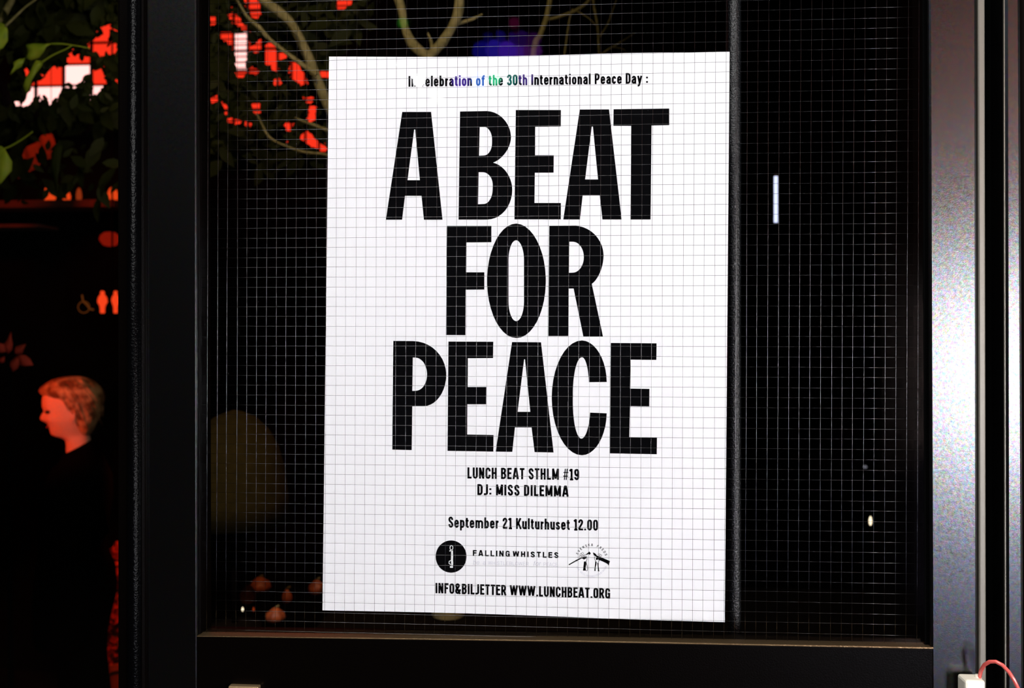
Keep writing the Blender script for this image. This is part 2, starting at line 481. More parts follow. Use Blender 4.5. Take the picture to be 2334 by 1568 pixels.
# A BEAT
letter('A', [[(163,122),(392,122),(483,978),(335,978),(316,788),(185,788),(162,978),(33,978)], [(258,262),(205,664),(303,664),(266,262)]], c1)
letter('B', [[(622,119),(835,115),('q',1020,122,1027,320),('q',1027,470,885,525),('q',1037,560,1037,740),('q',1037,977,835,977),(610,977)],
             [(778,240),(810,240),('q',876,240,876,340),(876,370),('q',876,468,810,468),(773,470)],
             [(770,601),(805,601),('q',882,603,882,705),(881,740),('q',878,853,810,853),(765,855)]], c1)
letter('E', [[(1065,107),(1423,107),(1422,237),(1219,240),(1218,466),(1366,466),(1365,604),(1216,605),(1213,845),(1423,845),(1422,975),(1054,975)]], c1)
letter('A', [[(1573,103),(1805,102),(1905,976),(1753,976),(1731,783),(1596,783),(1574,976),(1442,976)], [(1668,238),(1615,658),(1718,658),(1677,238)]], c1)
letter('T', [[(1841,101),(2283,95),(2283,227),(2143,230),(2135,976),(1975,976),(1983,233),(1840,233)]], c1)
# FOR
letter('F', [[(519,51),(871,51),(871,181),(671,183),(669,420),(815,420),(815,557),(667,558),(665,919),(510,918)]], c2)
def oval(l, t, r, b, st):
    cx_ = (l+r)/2; cy_ = (t+b)/2
    return [(cx_, t), ('q', r-(r-cx_)*0.04, t+(cy_-t)*0.02, r, cy_-st), (r, cy_+st), ('q', r-(r-cx_)*0.04, b, cx_, b), ('q', l+(cx_-l)*0.04, b, l, cy_+st), (l, cy_-st), ('q', l+(cx_-l)*0.04, t, cx_-1, t)]
letter('O', [oval(837,33,1303,942,20), oval(1007,165,1130,808,170)], c2)
letter('R', [[(1331,51),(1530,50),('q',1757,52,1762,285),('q',1762,448,1668,512),(1757,929),(1601,929),(1524,549),(1484,549),(1481,926),(1323,926)],
             [(1490,177),(1520,177),('q',1605,180,1605,300),('q',1605,423,1515,423),(1487,424)]], c2)
# PEACE
letter('P', [[(92,59),(250,60),('q',508,62,513,325),('q',513,578,330,578),(243,578),(238,926),(84,922)],
             [(247,191),(270,192),('q',360,195,360,325),('q',360,455,270,455),(243,456)]], c3)
letter('E', [[(530,64),(886,66),(884,195),(684,197),(683,425),(831,425),(829,562),(680,562),(679,802),(888,806),(887,938),(523,932)]], c3)
letter('A', [[(1035,68),(1265,70),(1365,945),(1214,942),(1190,746),(1058,746),(1037,940),(905,938)], [(1131,205),(1079,622),(1180,622),(1138,205)]], c3)
letter('C', [[(1787,385),(1645,387),('q',1640,188,1590,188),('q',1519,190,1518,470),(1518,560),('q',1520,835,1586,835),('q',1645,833,1655,628),(1787,634),
              ('q',1780,965,1590,967),('q',1352,965,1350,510),('q',1352,57,1590,55),('q',1782,60,1787,385)]], c3)
letter('E', [[(1819,75),(2183,78),(2181,210),(1976,208),(1972,437),(2126,440),(2124,579),(1972,577),(1966,823),(2186,828),(2184,959),(1812,952)]], c3)

# stroke alphabet, cap height 1; strokes given along their centre lines
def alphabet(w, cw=0.42, xh=0.73):
    h = w/2; l, r = h, cw-h; m_ = cw/2; t = 1-h; b = h; q = 0.2
    lw_ = cw*0.92; lr = lw_-h; lm = lw_/2; xt = xh-h
    G = {}
    def g(c, width, *paths): G[c] = (width, [path(p, 6) for p in paths])
    g(' ', 0.16)
    bowl_o = lambda L_, R_, B_, T_: [((L_+R_)/2, T_), ('q', R_, T_, R_, T_-q), (R_, B_+q), ('q', R_, B_, (L_+R_)/2, B_), ('q', L_, B_, L_, B_+q), (L_, T_-q), ('q', L_, T_, (L_+R_)/2, T_)]
    g('A', cw+0.06, [(h*0.75,0),(m_-0.0,1)], [(cw+0.06-h*0.75,0),(m_+0.06,1)], [(0.12,0.27),(cw-0.06,0.27)], [(m_-h*0.3, 1-h*0.8), (m_+0.06+h*0.3, 1-h*0.8)])
    g('B', cw, [(l,0),(l,1)], [(l,t),(m_,t),('q',r-.01,t,r-.01,0.77),('q',r-.01,0.53,m_,0.53),(l,0.53)], [(m_,0.53),('q',r,0.53,r,0.29),('q',r,b,m_,b),(l,b)])
    g('C', cw, [(r,0.66),(r,t-q+.03),('q',r,t,m_,t),('q',l,t,l,t-q),(l,b+q),('q',l,b,m_,b),('q',r,b,r,b+q-.03),(r,0.36)])
    g('D', cw, [(l,0),(l,1)], [(l,t),(m_-.02,t),('q',r,t,r,t-q),(r,b+q),('q',r,b,m_-.02,b),(l,b)])
    g('E', cw-.06, [(l,0),(l,1)], [(l,t),(cw-.06,t)], [(l,0.53),(cw-.09,0.53)], [(l,b),(cw-.06,b)])
    g('F', cw-.07, [(l,0),(l,1)], [(l,t),(cw-.07,t)], [(l,0.52),(cw-.10,0.52)])
    g('G', cw, [(r,0.68),(r,t-q+.03),('q',r,t,m_,t),('q',l,t,l,t-q),(l,b+q),('q',l,b,m_-.01,b),('q',r-.03,b,r,b+q)], [(r,0),(r,0.5)], [(m_,0.46),(cw,0.46)])
    g('H', cw, [(l,0),(l,1)], [(r,0),(r,1)], [(l,0.52),(r,0.52)])
    g('I', w, [(h,0),(h,1)])
    g('J', cw-.1, [(cw-.1-h,1),(cw-.1-h,b+q*.6),('q',cw-.1-h,b,0.08,b),(0,b)])
    g('K', cw+.02, [(l,0),(l,1)], [(l+h*.5,0.36),(cw-.03,1)], [(0.20,0.55),(cw-.0,0)])
    g('L', cw-.08, [(l,0),(l,1)], [(l,b),(cw-.08,b)])
    g('M', cw+.14, [(l,0),(l,1)], [(cw+.14-h,0),(cw+.14-h,1)], [(l,1),((cw+.14)/2,0.1)], [(cw+.14-h,1),((cw+.14)/2,0.1)])
    g('N', cw+.01, [(l,0),(l,1)], [(r+.01,0),(r+.01,1)], [(l,0.98),(r+.01,0.02)])
    g('O', cw, bowl_o(l, r, b, t)); g('0', cw-.01, bowl_o(l, r-.01, b, t))
    g('P', cw-.01, [(l,0),(l,1)], [(l,t),(m_,t),('q',r,t,r,0.72),('q',r,0.44,m_,0.44),(l,0.44)])
    g('R', cw+.01, [(l,0),(l,1)], [(l,t),(m_,t),('q',r,t,r,0.74),('q',r,0.48,m_,0.48),(l,0.48)], [(m_,0.48),(cw-.04,0)])
    g('S', cw-.01, [(r-.01,0.70),('q',r-.01,t,m_,t),('q',l,t,l,0.75),('q',l,0.60,m_,0.51),('q',r,0.42,r,0.26),('q',r,b,m_,b),('q',l,b,l,0.32)])
    g('T', cw-.04, [((cw-.04)/2,0),((cw-.04)/2,1)], [(0,t),(cw-.04,t)])
    g('U', cw, [(l,1),(l,b+q),('q',l,b,m_,b),('q',r,b,r,b+q),(r,1)])
    g('V', cw+.02, [(h*.7,1),((cw+.02)/2,0.05)], [(cw+.02-h*.7,1),((cw+.02)/2,0.05)])
    g('W', cw+.24, [(h*.7,1),(0.19,0.05)], [(0.19,0.05),((cw+.24)/2,0.98)], [((cw+.24)/2,0.98),(cw+.05,0.05)], [(cw+.05,0.05),(cw+.24-h*.7,1)])
    g('Ö', cw, bowl_o(l, r, b, t), [(l+.02,1.2),(l+.02,1.07)], [(r-.02,1.2),(r-.02,1.07)])
    g('1', 0.30, [(0.18,0),(0.18,1)], [(0.02,0.80),(0.18,0.97)], [(0.04,h*.6),(0.31,h*.6)])
    g('2', cw-.02, [(l,0.68),(l,0.76),('q',l,t,m_,t),('q',r-.02,t,r-.02,0.74),('q',r-.02,0.60,m_-.02,0.42),('q',l,0.25,l,b)], [(l-h*.6,b),(cw-.02,b)])
    g('3', cw-.02, [(l,0.72),('q',l,t,m_,t),('q',r-.02,t,r-.02,0.76),('q',r-.02,0.54,m_-.03,0.54)], [(m_-.03,0.54),('q',r,0.54,r,0.28),('q',r,b,m_,b),('q',l,b,l,0.28)])
    g('9', cw-.02, [(m_,t),('q',r-.01,t,r-.01,0.72),('q',r-.01,0.42,m_,0.42),('q',l,0.42,l,0.72),('q',l,t,m_,t)], [(r-.01,0.72),(r-.01,b+q),('q',r-.01,b,m_,b),('q',l,b,l,0.26)])
    g('#', cw+.0, [(0.10,0),(0.18,1)], [(0.25,0),(0.33,1)], [(0.0,0.34),(0.40,0.34)], [(0.03,0.66),(0.43,0.66)])
    g('&', cw+.06, [(0.40,0),(0.14,0.60),('q',0.06,0.78,0.10,0.84),('q',0.12,0.93,0.21,0.93),('q',0.32,0.92,0.31,0.78),('q',0.30,0.66,0.16,0.52),('q',h,0.42,h,0.27),('q',h,b,0.2,b),('q',0.36,b,0.42,0.46)])
    g('.', w, [(h,0),(h,w)]); g(':', w, [(h,0.06),(h,w+.06)], [(h,0.47),(h,0.47+w)])
    # lower case
    g('a', lw_, [(lr,0),(lr,xt-.14)], [(l+.01,xt-.14),('q',l+.01,xt,lm,xt),('q',lr,xt,lr,xt-.16)], [(lr,0.44),('q',l,0.43,l,0.22),('q',l,b,lm-.02,b),('q',lr,b,lr,0.22)])
    g('b', lw_, [(l,0),(l,1)], bowl_o(l, lr, b, xt)); g('d', lw_, [(lr,0),(lr,1)], bowl_o(l, lr, b, xt))
    g('c', lw_-.03, [(lr-.03,xh-.25),(lr-.03,xt-.14),('q',lr-.03,xt,lm,xt),('q',l,xt,l,xt-.18),(l,b+.18),('q',l,b,lm,b),('q',lr-.03,b,lr-.03,0.24)])
    g('e', lw_, [(l,0.38),(lr,0.38),(lr,xt-.18),('q',lr,xt,lm,xt),('q',l,xt,l,xt-.18),(l,b+.18),('q',l,b,lm,b),('q',lr,b,lr,0.24)])
    g('f', 0.26, [(0.12,0),(0.12,t-.14),('q',0.12,t,0.26,t)], [(0,xh-h*.8),(0.25,xh-h*.8)])
    g('h', lw_, [(l,0),(l,1)], [(l,xt-.16),('q',l,xt,lm+.01,xt),('q',lr,xt,lr,xt-.16),(lr,0)])
    g('i', w, [(h,0),(h,xh)], [(h,0.86),(h,1.0)]); g('l', w, [(h,0),(h,1)])
    g('k', lw_, [(l,0),(l,1)], [(l,0.28),(lr,xh)], [(0.18,0.45),(lw_-.02,0)])
    g('m', lw_+.28, [(l,0),(l,xh)], [(l,xt-.16),('q',l,xt,lm,xt),('q',lr-.01,xt,lr-.01,xt-.16),(lr-.01,0)], [(lr-.01,xt-.16),('q',lr-.01,xt,lr+.13,xt),('q',lr+.27,xt,lr+.27,xt-.16),(lr+.27,0)])
    g('n', lw_, [(l,0),(l,xh)], [(l,xt-.16),('q',l,xt,lm+.01,xt),('q',lr,xt,lr,xt-.16),(lr,0)])
    g('o', lw_, bowl_o(l, lr, b, xt)); g('p', lw_, [(l,-.24),(l,xh)], bowl_o(l, lr, b, xt))
    g('r', 0.25, [(l,0),(l,xh)], [(l,xt-.18),('q',l,xt-.01,0.25,xt-.01)])
    g('s', lw_-.04, [(lr-.05,xh-.22),('q',lr-.05,xt,lm-.02,xt),('q',l,xt,l,0.53),('q',l,0.42,lm-.02,0.37),('q',lr-.04,0.30,lr-.04,0.2),('q',lr-.04,b,lm-.02,b),('q',l,b,l,0.22)])
    g('t', 0.26, [(0.11,0.92),(0.11,b+.1),('q',0.11,b,0.26,b)], [(0,xh-h*.8),(0.25,xh-h*.8)])
    g('u', lw_, [(l,xh),(l,b+.16),('q',l,b,lm-.01,b),('q',lr,b,lr,b+.16)], [(lr,0),(lr,xh)])
    g('y', lw_+.02, [(h*.8,xh),(lm+.01,0.05)], [(lw_+.02-h*.8,xh),(lm-.03,-.12),('q',lm-.06,-.2,0.03,-.2)])
    return G

def line(text, x0, x1, y0, y1, cap, w, name='text_line', m=None, cw=0.42, track=0.085, label=None, pre=None, slant=0, sp=0.16):
    """text between x0 and x1 with its baseline running from y0 to y1 (photo pixels)"""
    G = alphabet(w, cw)
    adv = [(sp if c == ' ' else G[c][0]) for c in text]
    total = sum(adv) + track * (len(text) - 1)
    kx = (x1 - x0) / total; ink = Ink(); x = 0
    wpx = w * (kx * 0.5 + cap * 0.5)
    for c, a in zip(text, adv):
        for pth in G[c][1]:
            pts = []
            for (px_, py_) in pth:
                X = x0 + (x + px_ + slant*py_) * kx
                yb_ = y0 + (y1 - y0) * ((X - x0) / (x1 - x0))
                pts.append((X, yb_ - py_ * cap))
            ink.ribbon(pts, wpx * (0.5 if c == '#' else 1))
        x += a + track
    ink.done(name, m or M['ink'], label)

line('In celebration of the 30th International Peace Day :', 931, 1477, 197.8, 190.2, 24.5, 0.165)
line('LUNCH BEAT STHLM #19', 1065.4, 1320, 1090.5, 1094.3, 25.5, 0.165)
line('DJ: MISS DILEMMA', 1087.8, 1296, 1128, 1132, 24.7, 0.17)
line('September 21 Kulturhuset 12.00', 1021.9, 1363, 1202.4, 1209.4, 25, 0.165)
line('INFO&BILJETTER WWW.LUNCHBEAT.ORG', 992.5, 1390.8, 1352, 1364.4, 23.6, 0.17, track=0.07)
line('FALLING', 1077.6, 1162, 1267, 1268.9, 13.4, 0.21, cw=0.62, track=0.24, sp=0.1)
line('WHISTLES', 1169, 1273, 1269, 1271.9, 13.0, 0.21, cw=0.6, track=0.25)
line('be a', 1078, 1106, 1286.4, 1287, 10, 0.07, m=M['ink2'], cw=0.6, track=0.15, slant=0.2, sp=0.5)
line('WHISTLEBLOWER', 1113, 1205, 1287, 1289, 8, 0.08, m=M['ink2'], cw=0.6, track=0.2)
line('for', 1215, 1231, 1289.2, 1289.6, 11, 0.09, m=M['ink2'], cw=0.6, track=0.15, slant=0.25)
line('PEACE', 1239, 1271, 1290, 1290.8, 8, 0.08, m=M['ink2'], cw=0.6, track=0.2)

# whistle disc
k = Ink()
k.poly([[(1028.2 + 35.2*math.cos(2*math.pi*i/64), 1268.4 + 36.8*math.sin(2*math.pi*i/64)) for i in range(64)]])
k.done('disc_logo', M['ink'], 'solid black disc printed on the poster')
k = Ink(0.0001)
k.ribbon(c5([(255,180),(248,160),(250,138),(262,126),(276,130),(284,145),(284,165),(275,178)]), 1.5, True)
k.poly([c5([(262,195),(284,185),(287,260),(285,300),(288,340),(286,375),(262,375),(260,300)])])
k.poly([c5([(236,192),(262,178),(266,192),(245,202)])])
k.ribbon(c5([(262,310),(238,322),(236,348),(258,362)]), 1.6)
k.poly([c5([(248,380),(284,380),(284,402),(248,402)])])
k.done('whistle_mark', M['ink_w'], 'small white whistle in the black disc')

# emblem: two raised hands breaking a rifle, ringed by lettering
k = Ink()
k.ribbon(c5([(1718,365),(1800,318),(1860,286)]), 2.4)
k.poly([c5([(1800,308),(1870,278),(1905,262),(1935,262),(1935,285),(1905,300),(1880,285),(1810,322)])])
k.poly([c5([(1935,232),(1972,200),(1990,222),(1978,240),(1955,232),(1940,246)])])
k.ribbon(c5([(1935,238),(1900,250),(1880,262)]), 1.2)
k.poly([c5([(2018,210),(2050,228),(2065,250),(2110,268),(2228,318),(2212,374),(2195,352),(2140,325),(2080,300),(2060,268),(2030,248),(2020,232)])])
k.poly([c5([(1906,325),(1925,322),(1935,355),(1925,400),(1930,437),(1893,437),(1898,395)])])
k.ribbon(c5([(1930,325),(1940,355),(1952,410),(1946,438),(1928,438)]), 1.0)
k.ribbon(c5([(1940,260),(1944,295),(1930,330)]), 1.0)
k.poly([c5([(2046,318),(2062,330),(2060,360),(2048,400),(2050,442),(2033,440),(2040,380)])])
k.poly([c5([(2070,340),(2082,345),(2090,400),(2096,446),(2078,446),(2076,400)])])
k.ribbon(c5([(2040,262),(2035,290),(2050,320)]), 1.0)
k.ribbon(c5([(2098,300),(2090,320),(2078,345)]), 1.0)
k.poly([c5([(2052,278),(2072,270),(2082,290),(2070,306),(2054,304)])])
for (hx, hy) in ((1868,238),(1888,226),(1862,262),(2092,240),(2112,250)):
    k.ribbon(c5([(hx+13*math.cos(a*math.pi/5), hy+13*math.sin(a*math.pi/5)) for a in range(10)]), 0.7, True)
k.done('emblem', M['ink'], 'small emblem of two hands snapping a rifle')
def arc_text(text, cx_, cy_, rad_, a0, a1, cap, w, m, bottom=False):
    G = alphabet(w, 0.6); ink = Ink(); n = len(text)
    for i, c in enumerate(text):
        ang = R(a0 + (a1 - a0) * i / (n - 1))
        gw = G[c][0]
        up = Vector((math.cos(ang), -math.sin(ang)))
        if bottom: right = Vector((math.sin(-ang) * -1 * -1, 0)); 
        right = Vector((math.sin(ang), math.cos(ang)))
        o_ = Vector((cx_, cy_)) + up * rad_
        if bottom: up = -up; right = -right
        for pth in G[c][1]:
            ink.ribbon([tuple(o_ + right*((px_-gw/2)*cap) + up*(py_*cap)) for px_, py_ in pth], w*cap)
    ink.done('emblem_lettering', m)
ex, ey = 980 + 1998/5.428, 1220 + 312/5.428
arc_text('SVENSKA FREDS', ex, ey, 33.0, 154, 22, 5.6, 0.17, M['ink'])
arc_text('OCH SKILJEDOMSFÖRENINGEN', ex, ey, 37.5, 204, 336, 3.8, 0.14, M['ink2'], bottom=True)

# ------------------------------------------------------------------ cable lock at the lower right
lock = empty('cable_lock', P(2222, 1560, -0.03)); tag(lock, 'cream lock box with a looped red cable at the lower right door edge', 'lock')
a = P(2200, 1551, -0.04); b = P(2247, 1551, -0.04)
MB().box((a.x, -0.040, a.z - 0.06), (b.x, -0.0165, a.z)).build('lock_body', M['cream'], lock, bevel=0.003)
pts = [(2229,1560,-.028),(2232,1545,-.03),(2236,1528,-.034),(2244,1515,-.04),(2256,1508,-.046),(2270,1508,-.05),(2285,1516,-.054),(2299,1531,-.057),(2310,1548,-.06),(2320,1568,-.06),(2328,1592,-.058),(2332,1620,-.05),(2328,1650,-.035)]
MB().tube([P(*p) for p in pts], 0.0022, 14).build('cable', M['cable'], lock, smooth=True)
MB().lathe([(0.004,0),(0.004,0.006),(0.003,0.008)], tuple(P(2229, 1553, -.028)), 14).build('cable_socket', M['cream'], lock, smooth=True)

# ------------------------------------------------------------------ inside: counter
zc = P(1030, 1432, 1.3).z
cn = empty('counter', (0, 1.35, 0)); tag(cn, 'long dark wooden counter behind the door under the potted trees', 'counter')
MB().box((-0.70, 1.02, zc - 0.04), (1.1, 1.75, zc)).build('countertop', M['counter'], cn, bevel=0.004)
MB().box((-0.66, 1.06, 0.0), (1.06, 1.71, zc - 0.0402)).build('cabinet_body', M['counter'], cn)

# ------------------------------------------------------------------ lit windows at the back of the hall
def lit_window(name, x0, y0, x1, y1, Y, cols, rows, key, louvre=False):
    w = empty(name, P((x0+x1)/2, (y0+y1)/2, Y)); tag(w, kind='structure')
    fr = MB(); t = 0.006
    a, b = P(x0, y1, Y), P(x1, y0, Y)
    dx, dz = (b.x-a.x)/cols, (b.z-a.z)/rows
    for i in range(cols+1):
        fr.box((a.x+i*dx-t/2, Y-0.03, a.z), (a.x+i*dx+t/2, Y-0.001, b.z))
    for j in range(rows+1):
        fr.box((a.x, Y-0.028, a.z+j*dz-t/2), (b.x, Y-0.002, a.z+j*dz+t/2))
    fr.build('frame', M['frame_dark'], w)
    for i in range(cols):
        for j in range(rows):
            m = key(x0 + (i+.5)*(x1-x0)/cols, y1 - (j+.5)*(y1-y0)/rows)
            MB().box((a.x+i*dx+t/2, Y, a.z+j*dz+t/2), (a.x+(i+1)*dx-t/2, Y+0.01, a.z+(j+1)*dz-t/2)).build('pane', m, w)
    if louvre:
        n = int((y1-y0)/13)
        for i in range(n):
            zz = a.z + (b.z-a.z)*(i+.5)/n
            MB().box((a.x, Y-0.045, zz-0.0022), (b.x, Y-0.032, zz+0.0022)).build('slat', M['frame_dark'], w)
YW = 4.2
wh = lambda x, y: M['e_pink'] if (x < 30 or (125 < x < 215 and 135 < y < 185) or (108 < x < 165 and y > 180) or y > 215) else M['e_red']
lit_window('window_2', -40, 50, 275, 248, YW, 5, 4, wh)
wh2 = lambda x, y: M['e_pink'] if (520 < x < 560 and y > 70 and y < 175) or (560 < x < 585 and 150 < y < 170) or (684 < x < 700 and 165 < y < 195) else M['e_red']
lit_window('window_3', 470, -20, 600, 300, YW, 4, 7, wh2, louvre=True)
lit_window('window_4', 604, -10, 760, 350, YW, 5, 3, wh2)
lit_window('window_5', 765, -30, 812, 26, YW, 1, 1, wh2, louvre=True)

# ------------------------------------------------------------------ trees
GAPS = [
 [(-20,165),(0,150),(10,135),(25,165),(15,195),(20,215),(27,232),(15,243),(3,238),(10,210),(-20,195)],
 [(75,192),(108,178),(122,158),(128,166),(160,150),(172,130),(183,147),(196,132),(203,130),(207,165),(190,172),(182,185),(172,192),(160,182),(152,186),(132,198),(130,215),(115,234),(108,214),(108,206),(90,208),(72,208)],
 [(72,208),(76,222),(66,237),(50,241),(60,230),(64,212)],
 [(205,97),(222,88),(236,80),(238,60),(249,58),(245,90),(238,118),(228,128),(222,112),(208,116)],
 [(250,105),(265,98),(262,120),(248,125)],
 [(215,165),(232,160),(238,185),(225,208),(205,217),(220,195),(212,178)],
 [(35,232),(44,232),(43,242),(37,240)], [(57,158),(64,160),(66,178),(60,172)],
 [(500,70),(522,75),(565,80),(570,100),(558,138),(540,140),(532,105),(508,88)],
 [(541,146),(559,146),(556,175),(541,172)], [(562,158),(575,152),(590,160),(586,170),(566,168)],
 [(525,33),(538,34),(552,55),(566,72),(560,75),(545,55),(525,42)],
 [(558,0),(590,-5),(592,20),(588,42),(576,38),(566,14)], [(479,38),(490,38),(491,55),(484,56)],
 [(576,112),(600,82),(604,90),(588,118),(580,120)],
 [(597,108),(610,100),(612,148),(604,146)], [(614,100),(626,106),(634,160),(620,160)],
 [(634,122),(650,122),(652,132),(638,136)],
 [(664,142),(674,144),(686,162),(700,188),(688,193),(672,180),(662,176)], [(624,182),(638,180),(640,192),(626,194)],
 [(480,228),(494,218),(496,230),(484,235)], [(505,233),(512,236),(519,248),(514,250)], [(512,250),(518,250),(518,260),(513,260)],
 [(519,270),(528,270),(548,275),(546,282),(530,280),(519,278)], [(558,276),(574,282),(570,290),(560,286)],
 [(576,236),(592,236),(590,256),(578,256)],
 [(650,282),(670,282),(662,296),(654,298)], [(690,222),(714,222),(712,233),(694,231)],
 [(708,243),(718,243),(718,272),(706,278),(704,268)],
 [(685,314),(700,300),(712,316),(745,338),(742,345),(704,330)],
 [(718,164),(752,166),(752,176),(720,174)],
 [(768,-10),(802,-10),(800,6),(790,16),(780,24),(770,20)],
]
def inpoly(x, y, L):
    c = False; j = len(L)-1
    for i in range(len(L)):
        if (L[i][1] > y) != (L[j][1] > y) and x < (L[j][0]-L[i][0])*(y-L[i][1])/(L[j][1]-L[i][1])+L[i][0]: c = not c
        j = i
    return c
GB = [(min(p[0] for p in L), min(p[1] for p in L), max(p[0] for p in L), max(p[1] for p in L), L) for L in GAPS]
def hits_gap(pts2):
    x0 = min(p[0] for p in pts2); x1 = max(p[0] for p in pts2); y0 = min(p[1] for p in pts2); y1 = max(p[1] for p in pts2)
    for (a, b, c, d, L) in GB:
        if x1 < a or x0 > c or y1 < b or y0 > d: continue
        for p in pts2:
            if inpoly(p[0], p[1], L): return True
        for p in L + [((a+c)/2, (b+d)/2)] + [((L[i][0]+L[i-1][0])/2, (L[i][1]+L[i-1][1])/2) for i in range(len(L))]:
            if inpoly(p[0], p[1], pts2): return True
    return False

LEAF_V = [(0,0,0),(0.17,0.22,0.02),(0.23,0.48,0.03),(0.14,0.78,0.01),(0,1.05,-0.04),(-0.14,0.78,0.01),(-0.23,0.48,0.03),(-0.17,0.22,0.02),(0,0.25,-0.01),(0,0.5,-0.01),(0,0.78,-0.015)]
LEAF_F = [(0,1,8),(1,2,9,8),(2,3,10,9),(3,4,10),(4,5,10),(5,6,9,10),(6,7,8,9),(7,0,8)]
OUT = [0,1,2,3,4,5,6,7]
def leaf_matrix(loc, rng, flat=0.5):
    # face towards -Y with random swing
    rot = Matrix.Rotation(rng.uniform(0, 2*math.pi), 4, 'Y') @ Matrix.Rotation(R(90), 4, 'X') @ Matrix.Rotation(rng.uniform(-flat, flat), 4, 'X') @ Matrix.Rotation(rng.uniform(-flat, flat), 4, 'Y')
    return Matrix.Translation(loc) @ rot

rng = random.Random(11)
leaf_me = bpy.data.meshes.new('leaf'); leaf_me.from_pydata(LEAF_V, [], LEAF_F); leaf_me.materials.append(M['leaf'])
for p in leaf_me.polygons: p.use_smooth = True
regions = [(-70, -60, 272, 270, 1300), (455, -50, 760, 370, 1900), (745, -60, 830, 60, 90), (-70, 270, 260, 460, 90)]
placed = []
for (x0, y0, x1, y1, n) in regions:
    for i in range(n):
        x, y = rng.uniform(x0, x1), rng.uniform(y0, y1)
        Y = rng.uniform(1.52, 2.0)
        sc = rng.choice((24, 30, 40, 55, 70)) / scale_at(Y)
        m = leaf_matrix(P(x, y, Y), rng) @ Matrix.Scale(sc, 4)
        vv = [m @ Vector(v) for v in LEAF_V]
        if hits_gap([proj(vv[j]) for j in OUT]): continue
        placed.append((m, vv, sc, Y, x))
# small leaves tucked close around the gaps
for (a, b, c, d, L) in GB:
    for i in range(220):
        j = rng.randrange(len(L)); px0 = L[j]; px1 = L[j-1]; t = rng.random()
        x = px0[0] + (px1[0]-px0[0])*t + rng.uniform(-16, 16); y = px0[1] + (px1[1]-px0[1])*t + rng.uniform(-16, 16)
        if x > 266 and x < 455: continue
        Y = rng.uniform(1.5, 1.9); sc = rng.uniform(12, 30) / scale_at(Y)
        m = leaf_matrix(P(x, y, Y), rng) @ Matrix.Scale(sc, 4)
        vv = [m @ Vector(v) for v in LEAF_V]
        if hits_gap([proj(vv[j]) for j in OUT]): continue
        placed.append((m, vv, sc, Y, x))

def branch(mb, pts, rads, sub=6):
    P3 = [Vector(p) for p in pts]; out = []; rr = []
    for i in range(len(P3)-1):
        p0 = P3[max(0, i-1)]; p1 = P3[i]; p2 = P3[i+1]; p3 = P3[min(len(P3)-1, i+2)]
        for s in range(sub):
            t = s/sub
            out.append(0.5*((2*p1)+(p2-p0)*t+(2*p0-5*p1+4*p2-p3)*t*t+(3*p1-p0-3*p2+p3)*t**3))
            rr.append(rads[i]+(rads[i+1]-rads[i])*t)
    out.append(P3[-1]); rr.append(rads[-1])
    mb.tube(out, rr, 9)
def br(px_pts, widths, Y, dy=0.0):
    """branch through measured points, widths in pixels"""
    n = len(px_pts)
    pts = [P(x, y, Y + dy*i/(max(1, n-1))) for i, (x, y) in enumerate(px_pts)]
    rads = [w/2/scale_at(Y + dy*i/(max(1, n-1))) for i, w in enumerate(widths)]
    mb = MB(); branch(mb, pts, rads); return mb

def pot(root, cx_, cy_, z, r0, r1, h, m, square=False):
    mb = MB(); mb.lathe([(r0*0.9, 0), (r0, 0.004), (r1, h*0.86), (r1*1.08, h*0.86), (r1*1.08, h), (r1*0.95, h), (r1*0.93, h-0.02)], (cx_, cy_, z), 28)
    mb.build('pot', m, root, smooth=False)
    MB().lathe([(r1*0.92, 0), (r1*0.9, 0.006)], (cx_, cy_, z+h-0.024), 20).build('soil', M['soil'], root)

# tree one: behind the poster, left; crown fills the upper left of both panes
Y1 = 1.4
pc = P(1022, 1430, Y1)
t1 = empty('potted_tree', (pc.x, Y1, zc)); tag(t1, 'potted tree with forked pale trunk rising behind the poster', 'tree')
pot(t1, pc.x, Y1, zc, 0.045, 0.062, 0.16, M['pot'])
br([(1015,1380),(1000,1000),(985,500),(975,180),(975,118)], [26,26,25,26,28], Y1).build('trunk', M['bark'], t1, smooth=True)
br([(972,128),(940,100),(922,60),(915,20),(895,-40),(870,-110)], [22,24,17,20,24,14], Y1, 0.05).build('branch', M['bark'], t1, smooth=True)
br([(978,128),(1005,100),(1030,62),(1045,25),(1050,-40),(1065,-110)], [20,24,20,24,20,12], Y1, -0.03).build('branch', M['bark'], t1, smooth=True)
br([(1028,60),(1050,52),(1075,44),(1100,32)], [10,8,7,3], Y1).build('branch', M['bark'], t1, smooth=True)
br([(985,128),(984,100),(975,75)], [10,8,4], Y1, 0.02).build('branch', M['bark'], t1, smooth=True)

